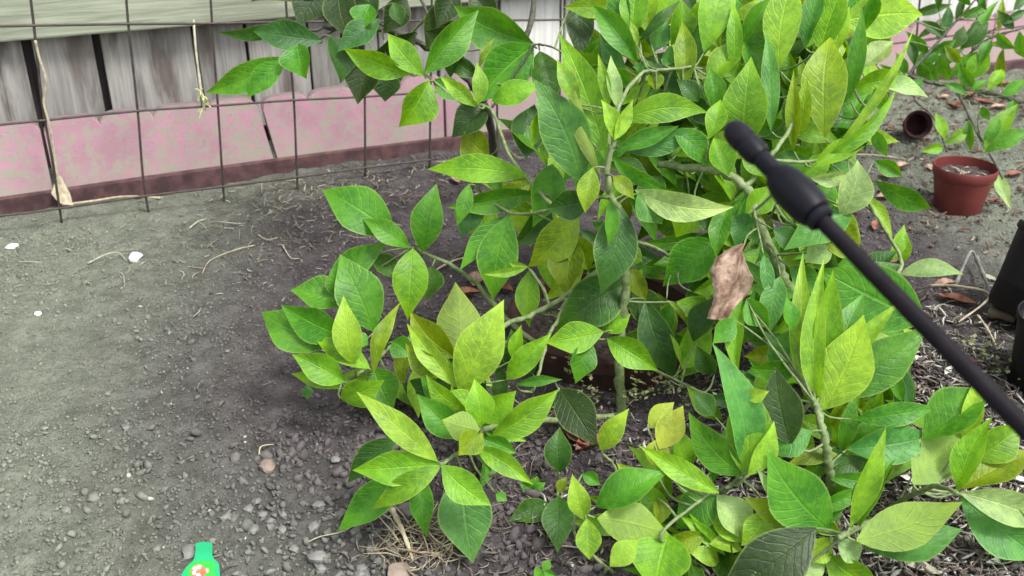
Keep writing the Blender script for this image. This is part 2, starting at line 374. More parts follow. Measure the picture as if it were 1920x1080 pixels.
def scatter_clods(n, name, med, hi, IV, IF, label):
    nvv = len(IV)
    x = rng.uniform(-1.35, 1.75, n); y = rng.uniform(0.85, 3.3, n)
    ok = y < (FB_O.y + (x - FB_O.x) * FB_E.y / FB_E.x - 0.03)
    # near soil at the front is coarser and more crumbly than the trodden part
    x, y = x[ok], y[ok]; n = len(x)
    s = np.exp(rng.normal(math.log(med), 0.45, n)); s = np.clip(s, 0.0008, hi)
    patch = vnoise(x, y, 0.18, 21); s *= 1 + 0.35 * patch
    front = np.clip((1.5 - y) / 0.4, 0, 1) * np.clip((x + 0.55) / 0.3, 0, 1)
    s *= 1 + 0.9 * front
    sc = s[:, None] * rng.uniform(0.65, 1.3, (n, 3)); sc[:, 2] *= 0.6
    q = rng.normal(size=(n, 4)); q /= np.linalg.norm(q, axis=1)[:, None]
    w_, a_, b_, c_ = q.T
    Rm = np.stack([1 - 2 * (b_ * b_ + c_ * c_), 2 * (a_ * b_ - c_ * w_), 2 * (a_ * c_ + b_ * w_), 2 * (a_ * b_ + c_ * w_), 1 - 2 * (a_ * a_ + c_ * c_), 2 * (b_ * c_ - a_ * w_), 2 * (a_ * c_ - b_ * w_), 2 * (b_ * c_ + a_ * w_), 1 - 2 * (a_ * a_ + b_ * b_)], 1).reshape(n, 3, 3)
    base = IV[None] * rng.uniform(0.6, 1.4, (n, nvv, 1))
    v = np.einsum('nij,nkj->nki', Rm, base * sc[:, None, :])
    v[:, :, 0] += x[:, None]; v[:, :, 1] += y[:, None]; v[:, :, 2] += (hgt(x, y) + s * 0.25)[:, None]
    f = (IF[None] + (np.arange(n) * nvv)[:, None, None]).reshape(-1, 3)
    me = mesh_np(name, v.reshape(-1, 3), f, M_CLOD, smooth=False)
    d = np.clip(damp_shade_of(x, y) + 0.25 * vnoise(x, y, 0.3, 9), 0, 1)[:, None]
    dry = np.array([0.222, 0.242, 0.192]); wet_shade = np.array([0.112, 0.097, 0.101])  # crumbs take the same moist tone with painted shade
    c = (dry * (1 - d) + wet_shade * d) * rng.uniform(0.8, 1.22, (n, 1))
    lightp = rng.random(n) < 0.008
    c[lightp] = np.array([0.45, 0.46, 0.4]) * rng.uniform(0.7, 1.1, (lightp.sum(), 1))
    col = np.concatenate([np.repeat(c, nvv, 0), np.ones((n * nvv, 1))], 1)
    a = me.attributes.new('tint', 'FLOAT_COLOR', 'POINT'); a.data.foreach_set('color', col.astype(np.float32).ravel())
    o = link(bpy.data.objects.new(name, me))
    return tag(o, label, 'soil crumbs', kind='stuff')
scatter_clods(34000, 'soil_crumbs', 0.0020, 0.0058, IV, IF, 'loose grey crumbs of soil scattered over the bare ground')
scatter_clods(110000, 'fine_soil_grit', 0.0017, 0.0032, OV, OF, 'fine gritty soil grains covering the whole bare ground')

def slivers(name, pos, length, wid, cols, label, cat, lift=0.002, curl=0.4, tilt=0.25):
    """many thin bent slivers as one mesh; pos (n,2)"""
    n = len(pos); K = 4
    ang = rng.uniform(0, 2 * math.pi, n); bend = rng.normal(0, curl, n)
    L = length * np.exp(rng.normal(0, 0.45, n)); Wd = wid * np.exp(rng.normal(0, 0.35, n))
    tl = rng.normal(0, tilt, n)
    vs = np.zeros((n, K, 3, 3)); x = pos[:, 0].copy(); y = pos[:, 1].copy()
    z0 = hgt(x, y) + lift + rng.random(n) * 0.004
    for k in range(K):
        f = k / (K - 1) - 0.5; aa = ang + bend * f * 2
        cx = x + np.cos(aa) * L * f; cy = y + np.sin(aa) * L * f; cz = np.maximum(z0 + np.sin(tl) * L * f, hgt(cx, cy) + 0.0008)
        ww = Wd * (1 - (2 * f) ** 2 * 0.75) * 0.5
        px, py = -np.sin(aa), np.cos(aa)
        vs[:, k, 0] = np.stack([cx + px * ww, cy + py * ww, cz], 1)
        vs[:, k, 1] = np.stack([cx, cy, cz + ww * 0.8], 1)
        vs[:, k, 2] = np.stack([cx - px * ww, cy - py * ww, cz], 1)
    q = []
    for k in range(K - 1):
        for j in range(3):
            q.append((k * 3 + j, k * 3 + (j + 1) % 3, (k + 1) * 3 + (j + 1) % 3, (k + 1) * 3 + j))
    q = np.array(q); f = (q[None] + (np.arange(n) * K * 3)[:, None, None]).reshape(-1, 4)
    me = mesh_np(name, vs.reshape(-1, 3), f, M_DEBRIS, smooth=False)
    c = np.array(cols)[rng.integers(0, len(cols), n)] * rng.uniform(0.7, 1.2, (n, 1))
    col = np.concatenate([np.repeat(c, K * 3, 0), np.ones((n * K * 3, 1))], 1)
    a = me.attributes.new('tint', 'FLOAT_COLOR', 'POINT'); a.data.foreach_set('color', col.astype(np.float32).ravel())
    o = link(bpy.data.objects.new(name, me)); return tag(o, label, cat, kind='stuff')
def blobpos(n, spots):
    out = []
    for (px, py, sx, sy, wgt) in spots:
        c = G(px, py); k = int(n * wgt)
        out.append(np.stack([rng.normal(c.x, sx, k), rng.normal(c.y, sy, k)], 1))
    p = np.concatenate(out); lim = FB_O.y + (p[:, 0] - FB_O.x) * FB_E.y / FB_E.x - 0.04
    return p[(p[:, 1] < lim) & (p[:, 1] > 0.8)]
STRAW = [(0.40, 0.37, 0.28), (0.30, 0.26, 0.19), (0.52, 0.50, 0.40), (0.22, 0.18, 0.14)]
MULCH = [(0.58, 0.57, 0.50), (0.46, 0.45, 0.39), (0.30, 0.28, 0.23), (0.16, 0.12, 0.105), (0.09, 0.07, 0.07), (0.22, 0.19, 0.16), (0.12, 0.085, 0.075), (0.18, 0.14, 0.12)]
slivers('straw_litter', blobpos(900, [(520, 420, 0.13, 0.16, 0.4), (590, 370, 0.10, 0.08, 0.35), (250, 470, 0.22, 0.12, 0.08), (830, 340, 0.15, 0.1, 0.3)]), 0.018, 0.0018, STRAW,
        'fine dry straw littering the soil near the wire mesh', 'straw')
slivers('wood_mulch', blobpos(7500, [(1750, 700, 0.10, 0.14, 0.28), (1700, 1020, 0.16, 0.09, 0.28), (1400, 950, 0.14, 0.12, 0.16), (1600, 850, 0.14, 0.12, 0.18), (1880, 930, 0.08, 0.1, 0.06), (1450, 690, 0.10, 0.08, 0.06)]), 0.013, 0.0034, MULCH,
        'pale and brown wood chip mulch under the shrub beside the black pots', 'mulch', 0.004, 0.25, 0.35)
slivers('twig_litter', blobpos(1500, [(1000, 600, 0.2, 0.18, 0.4), (1180, 480, 0.12, 0.15, 0.15), (1060, 860, 0.12, 0.1, 0.25), (960, 1030, 0.14, 0.06, 0.2)]), 0.017, 0.0016, [(0.20, 0.16, 0.13), (0.32, 0.28, 0.22), (0.10, 0.08, 0.08)],
        'thin brown twig and leaf litter on dark soil under the shrub', 'litter')
slivers('dark_leaf_litter', blobpos(900, [(1850, 190, 0.22, 0.10, 0.5), (1700, 260, 0.10, 0.12, 0.2), (1870, 350, 0.1, 0.1, 0.2), (1760, 420, 0.1, 0.1, 0.1)]), 0.018, 0.0055, [(0.16, 0.08, 0.06), (0.26, 0.15, 0.11), (0.34, 0.30, 0.22), (0.12, 0.09, 0.08)],
        'reddish brown leaf scraps littering the ground around the red pot', 'litter', 0.003, 0.5, 0.4)

# ------------------------------------------------------------------ fence line frame
def FP(s, h, off=0.0): return FB_O + FB_E * s + FB_N * off + Vector((0, 0, h))
def on_fence(px, py, off=0.0):
    d = ray(px, py); o = FB_O + FB_N * off
    t = (o - CAM).dot(FB_N) / d.dot(FB_N); p = CAM + d * t
    return (p - FB_O).dot(FB_E), p.z
EZ = Vector((0, 0, 1))
# pink scalloped edging blocks
s0 = on_fence(90, 300)[0]; s1 = on_fence(488, 250)[0]
BL = s1 - s0; SC = BL / 4; EH = on_fence(140, 222)[1]
k = 0
s = s0 - BL
edge_labels = ['pink concrete edging block at the end where the tan dead leaf leans', 'pink mottled scalloped edging block below the hanging twine',
               'pink scalloped edging block right of the cracked slanted joint', 'pink scalloped edging block behind the dark hanging leaves']
i = 0
while s < 4.2:
    m = MB(); n = 80; lean = 0.0
    tilt = [0.0, 0.0, 0.012, -0.006, 0.004, 0.0, 0.008][i % 7]
    g0 = 0.004 + (0.004 if i == 2 else 0); L_ = BL - g0 - 0.003
    front, back = [], []
    T = 0.03
    vs = []
    for j in range(n + 1):
        f = j / n; fr = (f * 4) % 1.0 if f < 1 else 1.0
        hh = EH + 0.003 - 0.022 * abs(2 * fr - 1) ** 6 + tilt * (f - 0.5)
        ss = s + g0 + L_ * f
        wob = 0.0015 * math.sin(17 * ss)
        lean_s = (0.030 * (1 - f) ** 6) if i == 2 else (0.032 * f ** 6) if i == 1 else 0.0      # slanted end at the open joint
        for (h_, o_) in ((0.0, 0.0), (hh * 0.5, 0.0), (hh - 0.003, 0.0), (hh, -0.003), (hh - 0.001, -T + 0.004), (hh - 0.006, -T), (0.0, -T)):
            vs.append(FP(ss + lean_s * (1 - h_ / max(EH, 1e-3)), h_, o_ + wob))
    fs = []
    for j in range(n):
        for q in range(6):
            a0 = j * 7 + q; fs.append((a0, a0 + 7, a0 + 8, a0 + 1))
    fs.append(tuple(range(7))); fs.append(tuple(reversed(range(n * 7, n * 7 + 7))))
    m.add(vs, fs)
    o = m.build('edging_block', M_PINK, loc=FP(s, 0, 0), sharp=40)
    lab = edge_labels[i] if i < 4 else 'salmon pink edging block below the slender narrow-leaved bush' if s > on_fence(1650, 120)[0] - BL else 'pink scalloped concrete edging block largely hidden behind the shrub'
    tag(o, lab, 'edging block', 'scalloped edging blocks along the fence')
    s += BL; i += 1
# dark strip along the foot of the edging
m = MB(); vs = []; fs = []; n = 60
for j in range(n + 1):
    ss = -1.0 + 5.2 * j / n; wob = 0.003 * math.sin(5 * ss) + 0.002 * math.sin(23 * ss + 1)
    hs_ = 0.027 + 0.004 * math.sin(3.1 * ss)
    for (h_, o_) in ((-0.02, 0.016), (hs_, 0.014), (hs_ + 0.002, 0.001), (-0.02, 0.001)):
        vs.append(FP(ss, h_, o_ + wob * (1 if o_ > 0.01 else 0)))
for j in range(n):
    for q in range(3): a0 = j * 4 + q; fs.append((a0, a0 + 4, a0 + 5, a0 + 1))
m.add(vs, fs); o = m.build('dark_strip', M_STRIP, loc=FP(-1, 0, 0), sharp=40)
tag(o, 'dark reddish brown strip running along the foot of the pink edging', 'timber strip')

# wooden fence
fence = empty('wooden_fence', FP(0.5, 0, -0.12), 'weathered grey board fence with a pale horizontal rail behind pink edging', 'fence')
SUNLIT_S = on_fence(900, 60, -0.10)[0]  # boards past here get the paler colour that stands in for sunlight
gaps_px = [-130, 62, 194, 375, 470, 585]
gs = [on_fence(x, 140, -0.10)[0] for x in gaps_px]
while gs[-1] < 4.4: gs.append(gs[-1] + random.choice([0.15, 0.165, 0.18]))
gs = [gs[0] - 0.34, gs[0] - 0.17] + gs
for a_, b_ in zip(gs[:-1], gs[1:]):
    m = MB(); oo = -0.10 + random.uniform(-0.006, 0.004); g = 0.010 if (abs(a_ - gs[3]) < 1e-6 or abs(b_ - gs[3]) < 1e-6) else 0.006 if (abs(a_ - gs[4]) < 1e-6 or abs(b_ - gs[4]) < 1e-6) else random.uniform(0.0015, 0.004)
    bot = random.uniform(0.07, 0.095)
    m.box(FP(a_ + g, bot, oo - 0.018), FB_E * (b_ - a_ - 2 * g), FB_N * 0.018, EZ * (1.65 - bot))
    # local frame: keep grain along z
    m.build('board', M_BOARDLIT if a_ > SUNLIT_S else M_BOARD, fence, loc=FP((a_ + b_) / 2, 0, oo), bevel=0.003, smooth=False)
for j in range(int(5.2 / 0.2)):  # backing added behind the gaps to block bright sky
    m = MB(); a_ = -0.9 + j * 0.2
    m.box(FP(a_, 0.03, -0.155), FB_E * 0.198, FB_N * 0.015, EZ * 1.6)
    m.build('gap_backing', M_GAPBACK, fence, loc=FP(a_ + 0.1, 0, -0.15), smooth=False)
hr = on_fence(200, 63, -0.062)[1]
for (z0_, z1_) in ((hr, hr + 0.135), (1.30, 1.42)):
    m = MB(); m.box(Vector((0, 0, 0)), Vector((5.6, 0, 0)), Vector((0, 0.035, 0)), Vector((0, 0, z1_ - z0_)))
    o = m.build('rail', M_RAIL, None, smooth=False, bevel=0.004)
    o.parent = fence; o.location = FP(-1.0, z0_, -0.062) - fence.location; o.rotation_euler = (0, 0, math.atan2(FB_E.y, FB_E.x))

# wire mesh in front of the edging
mesh_root = empty('wire_mesh', FP(0.5, 0, 0.05), 'thin dark welded wire mesh standing in front of pink edging', 'wire mesh')
WO = 0.13
def WP(px, py, off=WO):
    s_, h_ = on_fence(px, py, off); return FP(s_, h_, off)
vert = [[(53, -40), (66, 70), (80, 200), (98, 300), (108, 385)], [(234, -60), (240, 40), (258, 205), (268, 330), (274, 372)], [(392, -60), (398, 50), (408, 190), (417, 330), (423, 398)],
        [(532, -60), (540, 60), (551, 190), (556, 310), (560, 378)], [(680, -60), (682, 60), (684, 190), (684, 330)], [(810, -60), (809, 80), (807, 200), (805, 318)],
        [(930, -60), (931, 100), (932, 200), (933, 300)], [(1051, -60), (1051, 40), (1050, 150), (1048, 282)], [(1170, -60), (1166, 100), (1160, 265)], [(1285, -60), (1278, 100), (1270, 250)],
        [(1400, -60), (1390, 230)], [(1510, -60), (1497, 215)], [(1620, -60), (1604, 200)], [(1730, -60), (1710, 180)], [(1838, -60), (1834, 20), (1812, 165)]]
for pts in vert:
    m = MB(); wp = [WP(x, y, WO) for x, y in pts]; wp[-1].z = -0.01; m.tube(spline(wp, 4), 0.0027, 6); m.build('wire', M_WIRE, mesh_root, loc=WP(*pts[-1]))
horiz = [[(-80, 50), (65, 48), (240, 45), (400, 44), (540, 41), (700, 40), (900, 38), (1050, 37), (1250, 30), (1500, 18), (1760, -8), (1950, -25)],
         [(-80, 242), (80, 226), (260, 208), (410, 198), (550, 188), (690, 181), (820, 172), (1050, 158), (1300, 132), (1600, 92), (1950, 45)],
         [(-80, 412), (60, 398), (270, 368), (420, 350), (560, 332), (690, 314), (820, 298)]]
for pts in horiz:
    m = MB(); m.tube(spline([WP(x, y, WO + 0.003) for x, y in pts], 4), 0.0027, 6); m.build('wire', M_WIRE, mesh_root, loc=WP(*pts[0]))

# ------------------------------------------------------------------ leaves
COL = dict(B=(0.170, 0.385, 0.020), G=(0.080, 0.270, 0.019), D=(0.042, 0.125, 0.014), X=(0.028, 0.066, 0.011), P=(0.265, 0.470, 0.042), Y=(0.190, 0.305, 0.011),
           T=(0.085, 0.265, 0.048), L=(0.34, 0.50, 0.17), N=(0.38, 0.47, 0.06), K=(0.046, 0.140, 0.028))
LEAVES = 0
def leaf(parent, b, t, wpx, col, d, dt=None, roll=None, fold=None, bow=None, under=False, side=None, wave=None, name='leaf', mat=None, ap=None, samples=None, raw=False):
    """b,t base and tip (px,py); d depth at base; dt extra depth at the tip"""
    global LEAVES
    bx, by = b; tx, ty = t
    tx, ty = tx + (tx - bx) * 0.05, ty + (ty - by) * 0.05
    L0 = math.hypot(tx - bx, ty - by) * d / FPX
    if dt is None: dt = random.uniform(-0.22, 0.22) * L0
    d = min(d, dg(by) * 0.985); dtip = min(d + dt, dg(ty) * 0.985)
    Bp, Tp = P(bx, by, d), P(tx, ty, dtip)
    if roll is None: roll = random.uniform(-28, 28)
    if fold is None: fold = random.uniform(9, 34)
    if bow is None: bow = random.uniform(0.02, 0.17)
    if side is None: side = random.uniform(-0.06, 0.06)
    if wave is None: wave = random.uniform(0.0, 0.08)
    if ap is None: ap = random.uniform(0.84, 1.0)
    Lv = Tp - Bp; L = Lv.length; ld = Lv / L
    vdir = (CAM - (Bp + Tp) / 2).normalized()
    Wd = ld.cross(vdir).normalized(); nrm = Wd.cross(ld).normalized()
    q = Quaternion(ld, R(roll)); Wd = q @ Wd; nrm = q @ nrm
    if under: nrm = -nrm; Wd = -Wd
    W = wpx * d / FPX / max(0.55, math.cos(R(roll)))
    NT_, NU = 11, 3
    vs, uvs = [], []
    ph = random.uniform(0, 6.28); kf = random.uniform(7, 12); tf = math.tan(R(fold))
    for i in range(NT_ + 1):
        tt = i / NT_
        sh = max(0.0, math.sin(math.pi * tt ** ap)) ** 0.95
        sh *= 1 - 0.40 * max(0, (tt - 0.55) / 0.45) ** 1.2
        if tt < 0.06: sh = max(sh, 0.03)
        hw = W / 2 * sh * 1.02
        c = ld * (L * tt) + nrm * (bow * L * (4 * tt * (1 - tt) - 0.0)) + Wd * (side * L * 4 * tt * (1 - tt))
        for j in range(-NU, NU + 1):
            u = j / NU
            z = abs(u) ** 1.25 * hw * tf + wave * L * 0.5 * math.sin(kf * tt + ph + (1.3 if u > 0 else 0)) * u * u * sh
            vs.append(c + Wd * (u * hw) + nrm * z); uvs.append((0.5 + u / 2, tt))
    C_ = 2 * NU + 1; fs = []
    for i in range(NT_):
        for j in range(2 * NU):
            a0 = i * C_ + j; fs.append((a0, a0 + 1, a0 + C_ + 1, a0 + C_))
    c = COL[col] if isinstance(col, str) else col
    j = random.uniform(0.86, 1.16); h = random.uniform(-0.08, 0.08)
    colr = (c[0] * j * (1 + h), c[1] * j, c[2] * j * (1 - h), 1)
    if raw: return [v + Bp for v in vs], fs, uvs, colr
    nblade = len(fs); nv = len(vs)
    if samples:                                   # leaf stalk, grown from the nearest branch into the blade's base
        p, r_ = min(samples, key=lambda q_: (q_[0] - Bp).length); dist = (p - Bp).length
        if dist > 0.002:
            sp = spline([p - Bp, (p - Bp) * 0.5 + Vector((0, 0, -0.06 * dist)) - ld * (0.12 * dist), Vector((0, 0, 0))], 3)
            mb = MB(); mb.tube(sp[:-1], [0.0019, 0.0017, 0.0016, 0.0014, 0.0013, 0.0012], 5, cap=False)
            vs = vs + [Vector(v) for v in mb.v]; uvs = uvs + [(0.5, 0.0)] * len(mb.v)
            fs = fs + [tuple(nv + i_ for i_ in f_) for f_ in mb.f]
            last = nv + 5 * 5
            fs = fs + [(last + k_, last + (k_ + 1) % 5, NU) for k_ in range(5)]
    me = bpy.data.meshes.new(name); me.from_pydata([tuple(v) for v in vs], [], fs)
    uvl = me.uv_layers.new(name='leaf')
    li = np.zeros(len(me.loops), dtype=np.int32); me.loops.foreach_get('vertex_index', li)
    uvl.data.foreach_set('uv', np.array(uvs, dtype=np.float32)[li].ravel())
    me.polygons.foreach_set('use_smooth', [True] * len(me.polygons)); me.materials.append(mat or M_LEAF)
    if len(fs) > nblade:
        me.materials.append(M_STEM); me.polygons.foreach_set('material_index', [0] * nblade + [1] * (len(fs) - nblade))
    me.update()
    o = bpy.data.objects.new(name, me); link(o, parent); o.location = Bp - parent.location
    o.color = colr
    LEAVES += 1
    return o, Bp

class Plant:
    def __init__(s, name, base, label, cat, stemmat, group=None):
        s.root = empty(name, base, label, cat, group); s.base = Vector(base); s.samples = []; s.mat = stemmat
    def branch(s, pts, r0, r1, name='branch', mat=None, rec=True):
        sp = spline(pts, 8); n = len(sp)
        sp2 = [p + Vector((random.uniform(-1, 1), random.uniform(-1, 1), random.uniform(-1, 1))) * r0 * 0.25 for p in sp]
        sp2[0] = sp[0]; sp2[-1] = sp[-1]
        rad = [(r0 + (r1 - r0) * i / (n - 1)) * (1 + 0.12 * math.sin(i * 2.1)) for i in range(n)]
        m = MB(); m.tube(sp2, rad, 8); m.build(name, mat or s.mat, s.root, loc=sp[0])
        if rec: s.samples += [(p, r) for p, r in zip(sp2, rad)]
        return sp
    def cluster(s, depth, rows, step=0.005, wf=1.0):
        d = depth
        for row in rows:
            bx, by, tx, ty, wpx, col = row[:6]; kw = dict(row[6]) if len(row) > 6 else {}
            leaf(s.root, (bx, by), (tx, ty), wpx * wf, col, d + kw.pop('dd', 0.0), samples=s.samples, **kw)
            d -= step
    def inner(s, depth, rows):
        """leaves deep in the crown, glimpsed through gaps: one part"""
        V, Fc, U, C = [], [], [], []
        for row in rows:
            bx, by, tx, ty, wpx, col = row[:6]; kw = dict(row[6])
            vs, fs, uvs, cc = leaf(s.root, (bx, by), (tx, ty), wpx, col, depth + kw.pop('dd', 0.0), raw=True, **kw)
            n = len(V); V += [v - s.root.location for v in vs]; Fc += [tuple(n + i for i in f) for f in fs]; U += uvs; C += [cc] * len(vs)
        me = bpy.data.meshes.new('inner_leaves'); me.from_pydata([tuple(v) for v in V], [], Fc)
        uvl = me.uv_layers.new(name='leaf'); li = np.zeros(len(me.loops), dtype=np.int32); me.loops.foreach_get('vertex_index', li)
        uvl.data.foreach_set('uv', np.array(U, dtype=np.float32)[li].ravel())
        at = me.attributes.new('tint', 'FLOAT_COLOR', 'POINT'); at.data.foreach_set('color', np.array(C, dtype=np.float32).ravel())
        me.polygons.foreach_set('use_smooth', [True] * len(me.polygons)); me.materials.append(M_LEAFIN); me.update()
        o = link(bpy.data.objects.new('inner_leaves', me), s.root); o['kind'] = 'stuff'

main = Plant('citrus_shrub', G(1165, 768), 'large sprawling citrus shrub with bright yellow-green leaves over bare soil', 'shrub', M_STEM)
B0 = main.base.copy(); B0.z = -0.01
B1 = G(1190, 690) + Vector((0, 0, -0.01))
# visible stems
main.branch([B0, P(1163, 700, 1.43), P(1166, 620, 1.42), P(1174, 530, 1.39), P(1186, 460, 1.37), P(1165, 400, 1.35), P(1143, 360, 1.34), P(1140, 310, 1.33), P(1152, 262, 1.32)], 0.0075, 0.0035, 'stem')
B2 = G(1540, 720) + Vector((0, 0, -0.01))
main.branch([B2, P(1500, 590, 1.40), P(1468, 520, 1.37), P(1430, 430, 1.35), P(1398, 350, 1.35), P(1335, 318, 1.37), P(1232, 308, 1.40)], 0.0085, 0.0050, 'stem')
main.branch([P(1172, 500, 1.385), P(1120, 510, 1.40), P(1060, 556, 1.43), P(1000, 590, 1.45), P(940, 616, 1.40), P(880, 700, 1.30)], 0.0050, 0.0032)
main.branch([P(1064, 556, 1.43), P(1046, 600, 1.42), P(1028, 632, 1.41), P(1010, 700, 1.37), P(998, 735, 1.33)], 0.0030, 0.0020)
main.branch([P(1185, 450, 1.37), P(1240, 470, 1.42), P(1275, 500, 1.45)], 0.0028, 0.0018)
main.branch([P(1163, 660, 1.425), P(1220, 690, 1.42), P(1330, 742, 1.36)], 0.0032, 0.0018)
# hidden branches out to each rosette
main.branch([B1, P(1000, 640, 1.50), P(880, 520, 1.54), P(790, 472, 1.53), P(772, 464, 1.52)], 0.005, 0.0022)
main.branch([B1, P(930, 640, 1.50), P(760, 640, 1.42), P(690, 690, 1.38), P(640, 720, 1.36)], 0.005, 0.002)
main.branch([P(690, 690, 1.38), P(668, 650, 1.37), P(655, 610, 1.37)], 0.0022, 0.0015)
main.branch([P(880, 700, 1.30), P(866, 740, 1.27), P(855, 760, 1.26)], 0.003, 0.002)
main.branch([B0, P(1000, 790, 1.32), P(910, 806, 1.21), P(860, 850, 1.17), P(824, 872, 1.15)], 0.005, 0.002)
main.branch([P(1150, 275, 1.33), P(1160, 200, 1.36), P(1200, 140, 1.40), P(1235, 132, 1.41), P(1300, 125, 1.42)], 0.0035, 0.002)
main.branch([P(1398, 350, 1.35), P(1440, 300, 1.36), P(1480, 240, 1.38), P(1520, 150, 1.42), P(1540, 60, 1.45)], 0.004, 0.002)
main.branch([P(1440, 300, 1.36), P(1530, 300, 1.38), P(1600, 250, 1.40), P(1700, 140, 1.44)], 0.003, 0.0015)
main.branch([P(1430, 430, 1.35), P(1475, 345, 1.33), P(1415, 395, 1.34)], 0.0016, 0.0014, mat=M_DARKSTEM)
main.branch([P(1040, 390, 1.40), P(960, 300, 1.52), P(920, 205, 1.57), P(870, 195, 1.58), P(800, 142, 1.58), P(780, 140, 1.58)], 0.003, 0.0018)
main.branch([P(1143, 370, 1.34), P(1080, 370, 1.38), P(1040, 390, 1.40), P(960, 400, 1.47), P(890, 350, 1.50)], 0.003, 0.002)
main.branch([P(920, 205, 1.57), P(985, 110, 1.57), P(1003, 84, 1.57), P(1040, 90, 1.57)], 0.002, 0.0015, mat=M_DARKSTEM)
main.branch([G(1572, 985) + Vector((0, 0, -.01)), P(1562, 925, 1.20), P(1555, 880, 1.17), P(1548, 830, 1.15), P(1535, 775, 1.16), P(1528, 755, 1.17)], 0.006, 0.004, 'stem')
B3 = G(1640, 960) + Vector((0, 0, -0.01))
main.branch([B3, P(1590, 1000, 1.09), P(1570, 1008, 1.06)], 0.004, 0.003)
main.branch([B3, P(1740, 915, 1.13), P(1795, 925, 1.05)], 0.004, 0.002)
main.branch([B2, P(1440, 850, 1.22), P(1400, 890, 1.15), P(1360, 915, 1.13)], 0.004, 0.002)
main.branch([G(1150, 1075), P(1090, 1020, 1.15), P(1075, 990, 1.13), P(1085, 955, 1.12)], 0.0022, 0.0015)
main.branch([G(1330, 1075), P(1270, 1030, 1.13), P(1240, 1000, 1.11), P(1330, 925, 1.13)], 0.0022, 0.0018)
main.branch([B2, P(1640, 560, 1.45), P(1690, 495, 1.5), P(1640, 400, 1.5), P(1600, 330, 1.45)], 0.004, 0.002)

u = dict(under=True)
CB = [(1000, 82, 858, 14, 78, 'G', dict(dt=.01)), (1080, -8, 1086, 112, 52, 'X'), (1140, 128, 1088, 100, 44, 'X'), (1012, 96, 1038, 205, 56, 'D'), (845, 146, 852, 74, 32, 'D'), (897, 142, 848, 108, 34, 'D'),
      (985, 296, 1002, 200, 66, 'K'), (915, 294, 868, 246, 58, 'Y'), (914, 194, 850, 256, 58, 'X'), (812, 150, 866, 188, 42, 'G'), (1000, 86, 896, 190, 88, 'G'), (898, 128, 926, 74, 13, 'Y'),
      (922, 190, 1012, 158, 46, 'B'), (795, 138, 893, 24, 58, 'G'), (768, 140, 650, 93, 48, 'B'), (794, 142, 730, 66, 48, 'B'), (804, 152, 750, 234, 66, 'B'), (896, 197, 893, 121, 30, 'P', dict(fold=12)), (894, 200, 828, 146, 30, 'P')]
main.cluster(1.62, CB, 0.004)
CF = [(902, 372, 868, 442, 54, 'K'), (950, 404, 866, 502, 42, 'G'), (1030, 385, 960, 460, 50, 'D'), (1002, 362, 844, 388, 46, 'G'), (992, 330, 810, 318, 54, 'B', dict(roll=5, fold=8)), (1075, 448, 1062, 554, 64, 'Y'), (1104, 506, 1072, 436, 52, 'Y'), (955, 402, 926, 556, 76, 'G', dict(roll=8, fold=10)),
      (1084, 394, 994, 496, 70, 'Y', dict(roll=-6)), (1036, 308, 1000, 421, 62, 'G'), (996, 504, 993, 608, 46, 'B', dict(roll=4)), (990, 500, 908, 513, 17, 'P'), (988, 499, 955, 492, 14, 'P'), (880, 345, 858, 420, 30, 'G')]
main.cluster(1.50, CF, 0.004)
CE = [(700, 480, 745, 525, 40, 'D'), (810, 500, 800, 560, 60, 'D'), (742, 442, 610, 360, 86, 'G', dict(roll=6, fold=8, dt=0.0)), (612, 536, 722, 458, 54, 'G'), (792, 472, 818, 349, 60, 'G', dict(roll=-8)), (768, 464, 684, 413, 42, 'G'), (774, 466, 765, 594, 66, 'B', dict(roll=4, fold=8))]
main.cluster(1.53, CE, 0.005)
CG = [(655, 560, 640, 490, 60, 'G'), (655, 572, 549, 546, 62, 'G'), (755, 720, 850, 742, 60, 'K'), (700, 690, 735, 768, 74, 'G'), (735, 640, 772, 668, 44, 'G'), (702, 622, 640, 483, 88, 'G', dict(roll=5, fold=8)), (622, 650, 496, 588, 78, 'G', dict(roll=-6, fold=8)), (642, 630, 532, 574, 64, 'G', dict(fold=18)),
      (574, 722, 576, 748, 20, 'T'), (700, 700, 750, 572, 30, 'Y'), (690, 645, 662, 632, 30, 'G'), (694, 692, 592, 634, 44, 'B'), (664, 684, 645, 560, 54, 'P', dict(roll=0, fold=9)), (640, 728, 550, 702, 28, 'B'), (646, 716, 552, 667, 56, 'B', dict(roll=-5)), (640, 748, 717, 714, 54, 'B')]
main.cluster(1.40, CG, 0.005)
CH = [(930, 700, 935, 640, 60, 'D'), (1000, 700, 960, 620, 60, 'D'), (855, 670, 774, 588, 66, 'Y'), (862, 664, 854, 535, 84, 'Y', dict(roll=6, under=True)), (838, 704, 763, 645, 46, 'Y'), (962, 674, 977, 612, 27, 'B'), (968, 721, 1051, 712, 20, 'G'), (950, 712, 1031, 628, 44, 'B', dict(roll=3)), (856, 726, 767, 612, 40, 'P', dict(fold=30)), (862, 738, 941, 570, 88, 'P', dict(roll=-5, fold=8))]
main.cluster(1.32, CH, 0.005)
